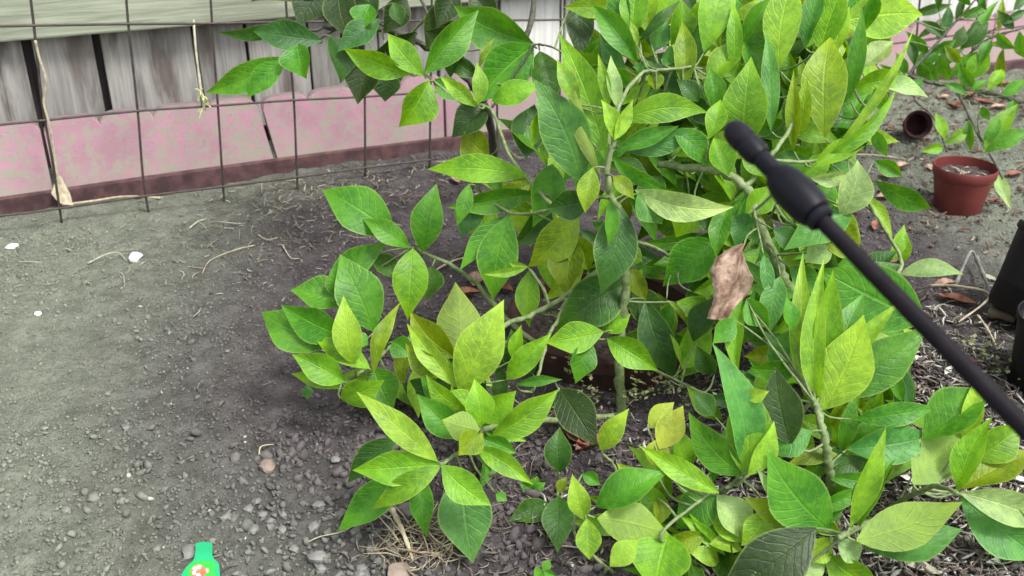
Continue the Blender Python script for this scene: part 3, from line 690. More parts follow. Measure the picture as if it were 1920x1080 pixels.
CI = [(745, 820, 656, 902, 54, 'D'), (790, 890, 800, 1002, 44, 'G'), (930, 925, 950, 938, 20, 'G'), (870, 820, 786, 742, 58, 'G'), (874, 768, 802, 705, 36, 'B'), (905, 792, 965, 735, 54, 'B'), (772, 886, 640, 992, 64, 'G', dict(roll=5)), (866, 880, 886, 1048, 100, 'T', dict(roll=0, fold=6, bow=.05, ap=.98)), (902, 800, 890, 714, 54, 'B'), (922, 818, 1041, 734, 58, 'B'),
      (902, 822, 966, 848, 38, 'G'), (892, 838, 996, 906, 40, 'B'), (905, 812, 862, 852, 50, 'Y'), (900, 806, 832, 788, 56, 'P', dict(under=True)), (826, 870, 668, 881, 64, 'B', dict(roll=-8)), (820, 864, 675, 740, 50, 'P', dict(roll=6, fold=14)), (828, 872, 704, 951, 46, 'B'), (828, 872, 917, 944, 60, 'B', dict(fold=16))]
main.cluster(1.20, CI, 0.005)
CC = [(1240, 330, 1200, 400, 50, 'D'), (1090, 340, 1004, 156, 90, 'T', dict(roll=6, fold=10, dt=-.02)), (1022, 200, 997, 273, 34, 'B'), (1150, 280, 1108, 150, 36, 'L'), (1136, 300, 1052, 72, 66, 'B', dict(roll=-8, fold=14)), (1086, 200, 1046, 115, 34, 'P'), (1128, 330, 1080, 130, 30, 'Y', dict(under=True)), (1142, 205, 1122, 105, 22, 'P'), (1160, 205, 1146, 108, 28, 'L'),
      (1170, 282, 1302, 240, 44, 'T'), (1262, 242, 1325, 312, 48, 'G'), (1150, 300, 1215, 330, 40, 'D'), (1160, 228, 1320, 212, 54, 'B', dict(side=-.10, roll=0, fold=10)), (1155, 282, 1268, 238, 34, 'G'), (1148, 294, 1258, 356, 28, 'G'), (1110, 372, 1028, 390, 58, 'D'), (1190, 356, 1368, 386, 54, 'L', dict(roll=10)), (1196, 362, 1240, 418, 64, 'T', dict(wave=.12)),
      (1160, 380, 1128, 542, 82, 'K', dict(roll=-8, fold=8, dd=.02)), (1112, 314, 1098, 396, 42, 'P'), (1144, 374, 1140, 458, 27, 'G'), (1152, 262, 1128, 190, 30, 'P'), (1152, 262, 1185, 190, 26, 'P'), (1150, 330, 1188, 372, 30, 'Y')]
main.cluster(1.40, CC, 0.004)
CJ = [(1180, 540, 1235, 610, 60, 'D'), (1342, 450, 1247, 533, 80, 'G', dict(roll=5)), (1292, 366, 1268, 442, 74, 'B'), (1178, 528, 1048, 618, 92, 'D', dict(roll=-4)), (1184, 500, 1212, 562, 34, 'Y'), (1210, 560, 1266, 702, 66, 'K'), (1250, 562, 1286, 608, 13, 'Y'), (1130, 622, 1180, 590, 38, 'B'), (1138, 634, 1230, 692, 54, 'B'), (1105, 638, 1080, 716, 48, 'G'), (1132, 622, 1028, 642, 60, 'B', dict(roll=4)),
      (1278, 692, 1332, 612, 58, 'B'), (1276, 682, 1257, 628, 11, 'P'), (1268, 566, 1346, 592, 44, 'B'), (1300, 548, 1350, 518, 28, 'B'), (1300, 640, 1340, 560, 50, 'D'), (1305, 398, 1352, 416, 40, 'D', dict(wave=.15)), (1370, 380, 1345, 482, 40, 'G', dict(wave=.12)), (1400, 400, 1380, 462, 46, 'T', dict(wave=.12)), (1340, 700, 1308, 650, 40, 'D')]
main.cluster(1.44, CJ, 0.004)
CD0 = [(1170, 75, 1158, -40, 44, 'G'), (1188, 65, 1202, -40, 54, 'B'), (1216, 65, 1232, -30, 44, 'P'), (1258, 85, 1276, 2, 48, 'B'), (1228, 95, 1248, 38, 42, 'T'), (1290, 44, 1335, 8, 42, 'B'), (1312, 112, 1322, 28, 44, 'T'), (1172, 128, 1128, 80, 34, 'T'), (1196, 118, 1114, 14, 48, 'G'), (1200, 76, 1272, 4, 22, 'D'), (1196, 92, 1152, 52, 15, 'P'), (1196, 84, 1182, 41, 15, 'P'),
       (1182, 160, 1150, 128, 40, 'G'), (1240, 135, 1276, 184, 28, 'K'), (1232, 136, 1188, 126, 28, 'T'), (1240, 110, 1266, 116, 36, 'T', dict(wave=.1)), (1226, 146, 1164, 196, 22, 'P'), (1320, 98, 1372, -44, 66, 'B', dict(roll=4)), (1282, 166, 1279, 44, 42, 'Y'), (1326, 164, 1394, 90, 48, 'B'), (1376, 142, 1374, 8, 30, 'B'), (1230, 170, 1225, 130, 30, 'Y'), (1340, 210, 1330, 130, 40, 'G'), (1310, 190, 1270, 150, 34, 'D')]
main.cluster(1.50, CD0, 0.004)
CD1 = [(1420, 170, 1400, 60, 70, 'G'), (1620, 60, 1640, -30, 60, 'G'), (1480, 260, 1520, 160, 60, 'G'), (1386, 98, 1444, -2, 64, 'G'), (1575, 40, 1723, 28, 90, 'P', dict(roll=0, fold=8, bow=.04)), (1510, 90, 1548, -30, 40, 'T'), (1538, 96, 1584, -30, 60, 'B'), (1562, 104, 1592, 16, 36, 'P'), (1612, 128, 1672, 80, 42, 'L'), (1600, 164, 1698, 143, 44, 'B'), (1640, 158, 1736, 182, 30, 'L'), (1460, 130, 1492, -44, 68, 'P', dict(roll=-5, fold=8)),
       (1600, 162, 1620, 74, 20, 'P'), (1592, 184, 1616, 22, 32, 'G'), (1500, 256, 1512, 148, 34, 'P'), (1546, 258, 1558, 76, 82, 'Y', dict(roll=4, fold=9)), (1488, 282, 1488, 138, 28, 'Y'), (1392, 276, 1408, 114, 82, 'B', dict(roll=-4, fold=9)), (1446, 246, 1437, 66, 34, 'T'), (1640, 166, 1664, 208, 32, 'B'), (1548, 300, 1706, 64, 18, 'P', dict(roll=0)), (1520, 314, 1672, 174, 26, 'B'), (1600, 262, 1626, 225, 44, 'T'), (1622, 284, 1625, 214, 13, 'D'), (1636, 244, 1662, 292, 25, 'G'), (1524, 314, 1632, 270, 38, 'B'),
       (1330, 260, 1350, 190, 40, 'B'), (1365, 330, 1340, 260, 50, 'B'), (1440, 330, 1390, 270, 50, 'B'), (1400, 400, 1440, 350, 50, 'B')]
main.cluster(1.46, CD1, 0.004)
CO = [(1640, 338, 1742, 388, 42, 'G'), (1608, 360, 1670, 442, 24, 'P'), (1692, 496, 1700, 438, 30, 'B'), (1668, 492, 1694, 424, 24, 'B'), (1688, 514, 1802, 515, 34, 'L'), (1640, 300, 1690, 330, 30, 'G')]
main.cluster(1.62, CO, 0.004)
CX = [(1310, 250, 1340, 165, 38, 'B'), (1210, 240, 1230, 160, 34, 'G'), (1455, 300, 1470, 195, 40, 'B'), (1520, 240, 1500, 110, 40, 'P'), (1560, 210, 1600, 105, 40, 'B'), (1420, 120, 1425, 5, 44, 'B'), (1350, 90, 1335, -40, 46, 'P'), (1290, 110, 1262, 20, 40, 'P'), (1240, 60, 1262, -40, 44, 'B'), (1380, 250, 1360, 150, 44, 'G'),
      (1560, 60, 1530, -40, 50, 'P'), (1640, 120, 1660, 40, 46, 'B'), (1590, 300, 1640, 235, 34, 'B'), (1470, 60, 1450, -40, 50, 'G'), (1330, 300, 1390, 250, 40, 'P'), (1270, 290, 1330, 255, 30, 'B'), (1190, 200, 1215, 140, 34, 'P'), (1610, 210, 1650, 170, 34, 'G'), (1500, 330, 1560, 290, 40, 'B'), (1530, 400, 1560, 340, 46, 'G')]
main.cluster(1.53, CX, 0.004)
CK = [(1480, 500, 1530, 552, 44, 'G'), (1495, 420, 1530, 370, 50, 'B'), (1530, 440, 1610, 470, 66, 'Y'), (1450, 430, 1500, 460, 40, 'K'), (1735, 604, 1542, 508, 124, 'G', dict(roll=0, fold=6, bow=.03)), (1560, 468, 1512, 492, 50, 'L'), (1596, 398, 1475, 466, 66, 'T'), (1576, 404, 1606, 304, 64, 'L', dict(wave=.1)), (1520, 334, 1592, 320, 28, 'L'), (1432, 478, 1440, 562, 26, 'T'), (1464, 518, 1446, 620, 48, 'T'), (1392, 562, 1385, 702, 34, 'B'), (1400, 560, 1440, 612, 46, 'G'), (1376, 598, 1338, 642, 42, 'G'), (1450, 700, 1480, 620, 40, 'G'),
      (1554, 744, 1732, 616, 86, 'G', dict(roll=6, fold=12)), (1560, 704, 1618, 556, 56, 'T'), (1570, 694, 1681, 571, 32, 'P'), (1540, 724, 1561, 515, 54, 'B'), (1522, 764, 1507, 484, 46, 'P', dict(roll=-6, ap=.78)), (1532, 764, 1546, 494, 44, 'P', dict(ap=.78)), (1544, 768, 1616, 598, 98, 'P', dict(roll=3, fold=8)), (1486, 620, 1475, 560, 30, 'G')]
main.cluster(1.27, CK, 0.004)
CN = [(1560, 800, 1590, 738, 46, 'Y'), (1590, 738, 1646, 694, 44, 'T'), (1692, 752, 1650, 680, 26, 'G'), (1500, 690, 1410, 689, 44, 'G'), (1340, 780, 1300, 735, 40, 'D'), (1556, 932, 1624, 882, 40, 'G'), (1620, 862, 1548, 888, 40, 'D'), (1600, 786, 1749, 764, 44, 'G'), (1588, 842, 1740, 818, 74, 'T', dict(wave=.14, roll=5)), (1730, 824, 1852, 734, 84, 'G'), (1804, 826, 1826, 714, 38, 'P'), (1820, 862, 1908, 798, 64, 'B'), (1712, 890, 1792, 790, 64, 'D', dict(dd=.06)), (1802, 916, 1932, 850, 64, 'Y'),
      (1796, 922, 1858, 788, 50, 'B'), (1712, 908, 1846, 804, 90, 'P', dict(under=True, roll=4, fold=6)), (1800, 930, 1952, 1046, 94, 'T', dict(roll=-4, dd=.03)), (1800, 924, 1965, 982, 64, 'L', dict(roll=5)), (1522, 808, 1444, 850, 56, 'T'), (1482, 834, 1455, 694, 80, 'X', dict(roll=4)), (1398, 884, 1338, 654, 66, 'T'), (1396, 892, 1296, 778, 64, 'G'), (1398, 892, 1402, 718, 84, 'B', dict(roll=0, fold=8)), (1400, 748, 1440, 734, 26, 'P'), (1402, 892, 1449, 794, 40, 'P'), (1420, 880, 1472, 952, 24, 'L')]
main.cluster(1.22, CN, 0.005)
CM = [(1216, 802, 1262, 756, 40, 'N'), (1224, 872, 1242, 818, 46, 'N'), (1236, 842, 1279, 764, 54, 'N', dict(roll=0)), (1092, 888, 1124, 908, 26, 'G'), (1345, 922, 1270, 906, 44, 'L'), (1232, 934, 1236, 984, 32, 'Y'), (1345, 920, 1270, 988, 74, 'G'), (1344, 928, 1388, 1008, 64, 'L'), (1118, 950, 1247, 888, 66, 'G'), (1322, 1000, 1250, 1024, 40, 'Y'), (1330, 1020, 1390, 1034, 34, 'P'), (1254, 1002, 1228, 1110, 112, 'B'), (1348, 924, 1204, 839, 44, 'B', dict(roll=6)), (1120, 972, 1250, 1002, 80, 'P', dict(under=True, roll=2, fold=6)),
      (1096, 975, 1074, 893, 42, 'P', dict(wave=.15)), (1100, 972, 1105, 1046, 48, 'P'), (1144, 1062, 1194, 1014, 46, 'P')]
main.cluster(1.18, CM, 0.005)
CN2 = [(1490, 978, 1398, 934, 46, 'Y'), (1440, 955, 1392, 1020, 54, 'P'), (1560, 1012, 1500, 1044, 44, 'P'), (1490, 1075, 1548, 1050, 46, 'L'), (1548, 1040, 1650, 1104, 64, 'B'), (1556, 994, 1444, 853, 110, 'G', dict(roll=3, fold=6, bow=.04)), (1530, 990, 1350, 1112, 112, 'X', dict(roll=-4, fold=6)), (1570, 1010, 1606, 1054, 44, 'L'), (1620, 1028, 1796, 994, 76, 'T', dict(dd=.03)), (1612, 988, 1677, 866, 46, 'G'), (1594, 988, 1658, 810, 40, 'B'), (1606, 1014, 1797, 944, 84, 'P', dict(under=True, roll=3, fold=6))]
main.cluster(1.12, CN2, 0.004)
# inner leaves seen through the gaps
fills = []
for (cx, cy, sx, sy, n, dep) in [(1300, 110, 170, 100, 46, 1.60), (1480, 150, 120, 120, 46, 1.58), (1420, 300, 120, 80, 34, 1.52), (1250, 320, 90, 80, 16, 1.54), (1100, 440, 90, 70, 7, 1.56), (1520, 560, 100, 110, 34, 1.40), (1400, 480, 90, 70, 22, 1.50), (1300, 600, 70, 60, 10, 1.52), (1420, 730, 80, 70, 12, 1.32), (1600, 700, 50, 50, 8, 1.34), (800, 690, 80, 40, 7, 1.42), (880, 790, 60, 40, 7, 1.28), (1270, 940, 90, 60, 8, 1.22), (1000, 330, 70, 60, 6, 1.62), (1560, 880, 60, 50, 5, 1.2), (1350, 1010, 110, 50, 10, 1.17), (1680, 800, 80, 50, 8, 1.28), (1480, 960, 60, 60, 6, 1.2), (1200, 200, 70, 70, 14, 1.58)]:
    for _ in range(int(n * 2.3)):
        x = cx + random.uniform(-sx, sx); y = cy + random.uniform(-sy, sy); an = random.uniform(0, 6.28); ln = random.uniform(70, 115)
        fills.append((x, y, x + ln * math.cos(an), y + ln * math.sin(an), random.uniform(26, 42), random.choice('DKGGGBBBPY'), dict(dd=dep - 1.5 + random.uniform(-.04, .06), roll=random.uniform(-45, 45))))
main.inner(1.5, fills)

# dried brown leaf hanging in the shrub
def crumpled(parent, pts_l, pts_r, d, mat, name, bulge=0.012, seed=0, label=None):
    r = random.Random(seed); K = 17; N = 26; vs = []
    def at(pts, f):
        x = f * (len(pts) - 1); i = min(int(x), len(pts) - 2); a = x - i
        return (pts[i][0] * (1 - a) + pts[i + 1][0] * a, pts[i][1] * (1 - a) + pts[i + 1][1] * a)
    w = [(r.uniform(5, 13), r.uniform(-5, 5), r.uniform(0, 6), r.uniform(.3, 1)) for _ in range(5)]
    for i in range(N):
        t = i / (N - 1); l = P(*at(pts_l, t), d); q = P(*at(pts_r, t), d)
        jl = 0.05 * math.sin(i * 0.5 + seed) + r.uniform(-.015, .015); l, q = l.lerp(q, max(-.06, jl)), q.lerp(l, 0.05 * math.sin(i * 0.37) + r.uniform(-.015, .015))
        for j in range(K):
            f = j / (K - 1); p = l.lerp(q, f)
            z = sum(a * (1 - 2 * abs(math.sin(0.5 * (kf * f + kt * t + ph)))) for kf, kt, ph, a in w) * bulge * 0.28
            z += bulge * 0.9 * math.sin(math.pi * f * 1.5 + 2 * t) - bulge * 1.2 * (abs(2 * f - 1) ** 6)
            vs.append(p - FW * z)
    fs = [(i * K + j, i * K + j + 1, (i + 1) * K + j + 1, (i + 1) * K + j) for i in range(N - 1) for j in range(K - 1)]
    m = MB(); m.add(vs, fs); o = m.build(name, mat, parent, loc=vs[0])
    if label: o['label'] = label
    return o
crumpled(main.root, [(1392, 457), (1364, 470), (1340, 484), (1337, 505), (1339, 530), (1337, 552), (1335, 575), (1330, 598)], [(1398, 457), (1408, 472), (1416, 500), (1419, 520), (1412, 545), (1398, 566), (1384, 584), (1374, 604)], 1.29, M_DRYH, 'dried_leaf', 0.015, 11, 'curled brown dried leaf hanging among green leaves')
main.branch([P(1395, 460, 1.30), P(1403, 440, 1.32), P(1425, 425, 1.35)], 0.0012, 0.0015)

# shrub by the fence with darker leaves
back = Plant('dark_citrus_bush', G(800, 300) + Vector((0.05, -0.1, 0)), 'dark green leafy bush overhanging the wire mesh and grey fence', 'shrub', M_DARKSTEM)
bb = back.base.copy(); bb.z = -0.01
back.branch([bb + Vector((.12, 0, 0)), P(905, 190, 1.95), P(830, 110, 1.88), P(740, 60, 1.82), P(640, 50, 1.78), P(560, 60, 1.75)], 0.010, 0.002)
back.branch([P(905, 190, 1.95), P(990, 60, 2.0), P(1000, -60, 2.05)], 0.008, 0.005)
back.branch([P(830, 110, 1.88), P(800, 20, 1.9), P(760, -50, 1.95)], 0.004, 0.002)
back.branch([P(740, 60, 1.82), P(650, 10, 1.82), P(560, -20, 1.8)], 0.003, 0.002)
back.branch([P(905, 190, 1.95), P(880, 120, 1.9), P(820, 70, 1.87)], 0.003, 0.0015)
back.branch([P(640, 50, 1.78), P(560, 95, 1.74), P(530, 108, 1.72)], 0.002, 0.0014)
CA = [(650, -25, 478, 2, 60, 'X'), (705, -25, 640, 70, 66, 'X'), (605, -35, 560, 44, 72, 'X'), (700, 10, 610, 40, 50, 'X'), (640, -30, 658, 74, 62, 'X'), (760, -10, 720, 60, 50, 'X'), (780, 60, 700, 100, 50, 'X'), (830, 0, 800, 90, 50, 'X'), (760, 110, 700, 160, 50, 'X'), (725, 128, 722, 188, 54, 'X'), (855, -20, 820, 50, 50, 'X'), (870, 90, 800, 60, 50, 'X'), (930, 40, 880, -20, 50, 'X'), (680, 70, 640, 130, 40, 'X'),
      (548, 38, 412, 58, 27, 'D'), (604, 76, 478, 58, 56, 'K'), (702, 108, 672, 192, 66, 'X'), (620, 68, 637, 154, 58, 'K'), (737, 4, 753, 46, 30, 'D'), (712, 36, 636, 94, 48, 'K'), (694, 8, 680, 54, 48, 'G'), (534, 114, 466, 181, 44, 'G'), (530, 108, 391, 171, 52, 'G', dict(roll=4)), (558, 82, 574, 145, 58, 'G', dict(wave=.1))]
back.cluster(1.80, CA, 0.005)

# slender bush at the right by the fence
rb = Plant('slender_bush', G(1960, 175), 'slender dark-stemmed bush with narrow leaves above the fallen leaves near the fence', 'shrub', M_DARKSTEM)
b_ = rb.base.copy(); b_.z = -0.01
rb.branch([b_, P(1920, 190, 2.45), P(1850, 172, 2.35), P(1760, 157, 2.28), P(1695, 140, 2.22)], 0.008, 0.004)
rb.branch([P(1700, 142, 2.22), P(1742, 98, 2.25), P(1795, 38, 2.3), P(1845, -20, 2.35)], 0.004, 0.002)
rb.branch([P(1800, 120, 2.3), P(1850, 75, 2.35), P(1930, 50, 2.4)], 0.003, 0.002)
rb.branch([P(1790, 160, 2.3), P(1828, 240, 2.2), P(1862, 300, 2.12), P(1880, 335, 2.08)], 0.0032, 0.002)
rb.branch([P(1712, 150, 2.22), P(1716, 188, 2.2), P(1750, 220, 2.18), P(1776, 285, 2.15)], 0.0028, 0.0018)
rb.branch([P(1836, 70, 2.33), P(1838, 20, 2.34), P(1836, -30, 2.36)], 0.002, 0.0016)
CP = [(1640, -12, 1704, 8, 22, 'D'), (1708, 28, 1782, 9, 24, 'D'), (1754, 74, 1776, 10, 26, 'K'), (1720, 72, 1756, 50, 15, 'D'), (1792, 40, 1806, -10, 18, 'D'), (1800, 92, 1852, 44, 42, 'D'), (1830, 82, 1872, 4, 24, 'G'), (1872, 62, 1880, -4, 17, 'Y'), (1786, 92, 1806, 50, 32, 'D'), (1714, 122, 1762, 94, 36, 'G'), (1745, 142, 1806, 94, 32, 'D'), (1780, 148, 1832, 98, 30, 'G'), (1812, 152, 1852, 92, 48, 'B'), (1850, 82, 1884, 86, 10, 'Y'), (1882, 90, 1880, 162, 22, 'Y'), (1704, 78, 1713, 122, 26, 'D'), (1912, 58, 1930, 112, 30, 'G'), (1900, 20, 1925, -20, 22, 'D'), (1850, 20, 1835, -30, 18, 'D'), (1880, 45, 1925, 20, 20, 'K'), (1760, 20, 1765, -40, 20, 'D'),
      (1820, 172, 1850, 150, 18, 'G'), (1770, 158, 1810, 178, 20, 'G'), (1690, 140, 1650, 120, 20, 'G')]
rb.cluster(2.34, CP, 0.004, 0.8)
CQ = [(1772, 262, 1754, 214, 24, 'B'), (1768, 276, 1727, 284, 24, 'B'), (1770, 270, 1813, 240, 26, 'B'), (1815, 225, 1820, 282, 21, 'G'), (1842, 272, 1872, 214, 28, 'G'), (1846, 288, 1906, 199, 44, 'B'), (1852, 284, 1930, 246, 38, 'G'), (1872, 328, 1895, 390, 28, 'L'), (1840, 200, 1855, 225, 20, 'G')]
rb.cluster(2.16, CQ, 0.004, 0.85)
CP2 = [(1740, 100, 1700, 60, 22, 'G'), (1770, 70, 1730, 40, 20, 'D'), (1800, 30, 1850, 10, 20, 'G'), (1820, 10, 1790, -30, 20, 'G'), (1780, 150, 1760, 105, 24, 'G'), (1830, 165, 1800, 120, 24, 'G'), (1850, 170, 1880, 130, 24, 'B'), (1760, 155, 1730, 110, 26, 'G'), (1870, 60, 1905, 90, 20, 'G'), (1860, 75, 1840, 120, 22, 'G'), (1900, 55, 1870, 20, 20, 'D'), (1720, 120, 1745, 150, 22, 'G'), (1880, 180, 1920, 150, 24, 'G'), (1745, 95, 1790, 75, 22, 'G'), (1700, 140, 1680, 100, 20, 'G'), (1800, 118, 1770, 85, 20, 'Y'), (1900, 188, 1890, 220, 20, 'G'), (1836, 40, 1815, 70, 18, 'D'), (1836, 10, 1860, -20, 18, 'G'), (1730, 150, 1700, 175, 18, 'G')]
rb.cluster(2.30, CP2, 0.003)

# seedlings at the foot of the shrub
def seedling(name, label, stem, rows, d0):
    p = Plant(name, stem[0], label, 'seedling', M_STEM); p.branch(stem, 0.0022, 0.0012, 'stem'); p.cluster(d0, rows, 0.004); return p
g1 = on_ground(1046, 955)
seedling('seedling', 'dark green seedling with an upright oval leaf and low spreading leaves', [g1, P(1046, 910, 1.26), P(1049, 886, 1.25)], [(1050, 886, 1050, 804, 52, 'D', dict(roll=0)), (1030, 945, 956, 976, 46, 'D', dict(dd=-.01)), (1048, 930, 1046, 1032, 60, 'D', dict(dd=-.04, dt=-.01)), (1048, 925, 1062, 895, 20, 'Y')], 1.25)
g2 = on_ground(1062, 800)
seedling('seedling', 'seedling with one broad dark drooping leaf beside the buried clay pot', [g2, P(1040, 760, 1.40), P(1048, 728, 1.38)], [(1048, 728, 1117, 836, 72, 'X', dict(roll=0, fold=6, dt=-.02)), (1046, 735, 1018, 765, 26, 'D')], 1.38)
g3 = on_ground(1160, 905)
seedling('seedling', 'pale stemmed sprout with a single lime leaf below the shrub stem', [g3, P(1150, 870, 1.30), P(1128, 842, 1.30), P(1160, 800, 1.29), P(1176, 770, 1.3)], [(1126, 844, 1177, 769, 42, 'P', dict(roll=0))], 1.27)
g4 = on_ground(1000, 935)
seedling('seedling', 'tiny seedling with short bright leaves under the rosette', [g4, P(1000, 915, 1.27)], [(1000, 918, 1008, 893, 20, 'G'), (998, 918, 975, 905, 18, 'G'), (1002, 918, 1022, 905, 16, 'G')], 1.265)
g5 = on_ground(668, 770)
g6 = on_ground(1018, 1078)
seedling('seedling', 'small green seedling at the edge of dark soil', [g6, P(1018, 1068, 1.14)], [(1018, 1070, 1000, 1088, 22, 'G'), (1018, 1070, 1030, 1050, 18, 'G'), (1020, 1070, 1042, 1080, 18, 'G')], 1.135)

# ------------------------------------------------------------------ half buried terracotta pot
pc = G(1140, 640); pc = Vector((pc.x, pc.y, 0))
root = empty('buried_clay_pot', pc, 'dark reddish clay pot sunk in the soil under the shrub', 'pot')
m = MB(); rr = 0.150; M_ = Matrix.Translation(pc)
m.lathe([(rr - 0.006, -0.03), (rr + 0.001, 0.030), (rr + 0.008, 0.032), (rr + 0.010, 0.052), (rr + 0.004, 0.056), (rr - 0.010, 0.054), (rr - 0.014, 0.02), (rr - 0.016, -0.02)], 48, M_)
m.build('pot_wall', M_TERRA, root, loc=pc, sharp=40)
m = MB(); vs = [pc + Vector((0, 0, 0.032))]; fs = []
for ring in range(1, 7):
    for k in range(36):
        q = 2 * math.pi * k / 36; r_ = (rr - 0.010) * ring / 6
        vs.append(pc + Vector((r_ * math.cos(q), r_ * math.sin(q), 0.024 + random.uniform(-.004, .008))))
for k in range(36): fs.append((0, 1 + k, 1 + (k + 1) % 36))
for ring in range(5):
    for k in range(36):
        a0 = 1 + ring * 36; fs.append((a0 + k, a0 + 36 + k, a0 + 36 + (k + 1) % 36, a0 + (k + 1) % 36))
M_POTSOIL = mat_plain('potting_soil', (0.035, 0.028, 0.028), (0.10, 0.08, 0.075), 0.95, 120, 0.8, 0.004, 0.15)
m.add(vs, fs); m.build('soil', M_POTSOIL, root, loc=pc)
# pale weeds on its rim
def weed(name, spots, label, n=26, size=0.007):
    V, Fq, Cc = [], [], []
    for (px, py, d, sx, sz) in spots:
        c = P(px, py, d)
        for _ in range(n):
            p = c + Vector((random.gauss(0, sx), random.gauss(0, sx * 0.6), random.gauss(0, sz))); p.z = max(p.z, 0.004)
            a_ = random.uniform(0, 6.28); dr = Vector((math.cos(a_), math.sin(a_), random.uniform(-.2, .6))).normalized(); sd2 = dr.cross(Vector((0, 0, 1))).normalized(); s_ = size * random.uniform(0.6, 1.3)
            k0 = len(V); V += [p, p + dr * s_ * .5 + sd2 * s_ * .3, p + dr * s_, p + dr * s_ * .5 - sd2 * s_ * .3]; Fq.append((k0, k0 + 1, k0 + 2, k0 + 3))
            cc = random.choice([(0.20, 0.26, 0.09), (0.30, 0.34, 0.16), (0.13, 0.17, 0.06), (0.33, 0.29, 0.17)]); Cc += [cc + (1,)] * 4
    me = mesh_np(name, [tuple(v) for v in V], Fq, M_DEBRIS, False)
    at = me.attributes.new('tint', 'FLOAT_COLOR', 'POINT'); at.data.foreach_set('color', np.array(Cc, dtype=np.float32).ravel())
    o = link(bpy.data.objects.new(name, me)); return tag(o, label, 'weeds', kind='stuff')
weed('rim_weeds', [(1085, 700, 1.44, .012, .008), (1110, 735, 1.44, .012, .008), (1205, 715, 1.43, .016, .007), (1250, 725, 1.42, .014, .006), (1040, 590, 1.52, .010, .008), (1190, 735, 1.42, .010, .006), (1290, 745, 1.40, .015, .006), (1075, 675, 1.46, .008, .008)], 'tiny pale green weeds sprouting around the sunken clay pot', 22, 0.0085)
weed('pot_weeds', [(1860, 660, 1.50, .02, .006), (1830, 640, 1.52, .02, .006), (1880, 690, 1.48, .02, .006)], 'tiny green weeds growing in mulch beside the black pots', 18, 0.010)

# ------------------------------------------------------------------ spray wand
wa, wb = P(1368, 236, 0.63), P(1925, 806, 0.50)
ax = (wb - wa).normalized(); wl_ = (wb - wa).length
root = empty('spray_wand', wb, 'black plastic garden spray wand with ribbed nozzle held over the leaves', 'spray wand')
M_ = Matrix.Translation(wa) @ ax.to_track_quat('Z', 'Y').to_matrix().to_4x4()
def wd(px): return px * 0.53 / FPX / 2
m = MB(); m.lathe([(0.0005, -0.001), (wd(30), 0.000), (wd(52), 0.004), (wd(60), 0.010), (wd(58), 0.0155), (wd(51), 0.0165), (wd(51), 0.0185), (wd(58), 0.0195), (wd(57), 0.027), (wd(46), 0.031)], 28, M_)
nz = m.build('nozzle', M_WAND, root, loc=wa, sharp=40)
m = MB(); m.lathe([(wd(40), 0.029), (wd(42), 0.033), (wd(43), 0.041), (wd(40), 0.044), (wd(42), 0.046)], 28, M_); m.build('neck', M_WAND, root, loc=wa, sharp=40)
m = MB(); prof = [(wd(44), 0.045), (wd(66), 0.049), (wd(80), 0.056), (wd(84), 0.066), (wd(82), 0.078), (wd(70), 0.083), (wd(52), 0.084)]
m.lathe(prof, 28, M_)
col = m.build('collar', M_WAND, root, loc=wa, sharp=40)
m = MB(); m.lathe([(wd(50), 0.0835), (wd(60), 0.085), (wd(60), 0.0885), (wd(46), 0.090)], 28, M_); m.build('retaining_ring', M_WAND, root, loc=wa, sharp=40)
m = MB(); m.lathe([(0.0049, 0.086), (0.0050, wl_ * 0.5), (0.0052, wl_), (0.0054, wl_ + 0.30), (0.004, wl_ + 0.301)], 24, M_); m.build('shaft', M_WAND2, root, loc=wa, sharp=60)
# ------------------------------------------------------------------ pots
def pot(name, base, axis, r_top, r_bot, h, mat, label, rim=0.012, soil=True, soilmat=None, group=None):
    root = empty(name, base, label, 'pot', group); M_ = Matrix.Translation(base) @ Vector(axis).to_track_quat('Z', 'Y').to_matrix().to_4x4()
    t = 0.0022; m = MB()
    m.lathe([(0.0, 0.0005), (r_bot * 0.96, 0.0), (r_bot, 0.003), (r_top - 0.006 - (r_top - r_bot) * rim / h, h - rim - 0.002)], 40, M_)
    m.build('pot_body', mat, root, loc=base, sharp=40)
    m = MB(); k = r_top - 0.006
    m.lathe([(k - 0.002, h - rim - 0.003), (r_top - 0.0012, h - rim - 0.001), (r_top, h - rim + 0.002), (r_top + 0.0008, h - 0.002), (r_top - 0.0005, h), (r_top - t, h - 0.001), (r_top - t - 0.001, h - rim), (r_bot + (r_top - r_bot) * 0.3 - t, h * 0.3)], 40, M_)
    m.build('rim', mat, root, loc=base, sharp=50)
    if soil:
        m = MB(); vs = [M_ @ Vector((0, 0, h - 0.018))]; fs = []; n = 32
        for ring in range(1, 6):
            for q in range(n):
                a_ = 2 * math.pi * q / n; r_ = (r_top - 0.005) * ring / 5
                vs.append(M_ @ Vector((r_ * math.cos(a_), r_ * math.sin(a_), h - 0.019 + random.uniform(-.003, .003))))
        for q in range(n): fs.append((0, 1 + q, 1 + (q + 1) % n))
        for ring in range(4):
            for q in range(n):
                a0 = 1 + ring * n; fs.append((a0 + q, a0 + n + q, a0 + n + (q + 1) % n, a0 + (q + 1) % n))
        m.add(vs, fs); so_ = m.build('soil', soilmat or M_POTSOIL, root, loc=base)
    return root, M_
pb = on_ground(1796, 383, -0.004); dpx = dg(345) / FPX
red, RM = pot('red_pot', pb, (0.0, 0.0, 1), 53.5 * dpx, 41 * dpx, 0.098, M_POT, 'small brick-red plastic flower pot filled with dark soil', 0.020)
m = MB(); so_ = None
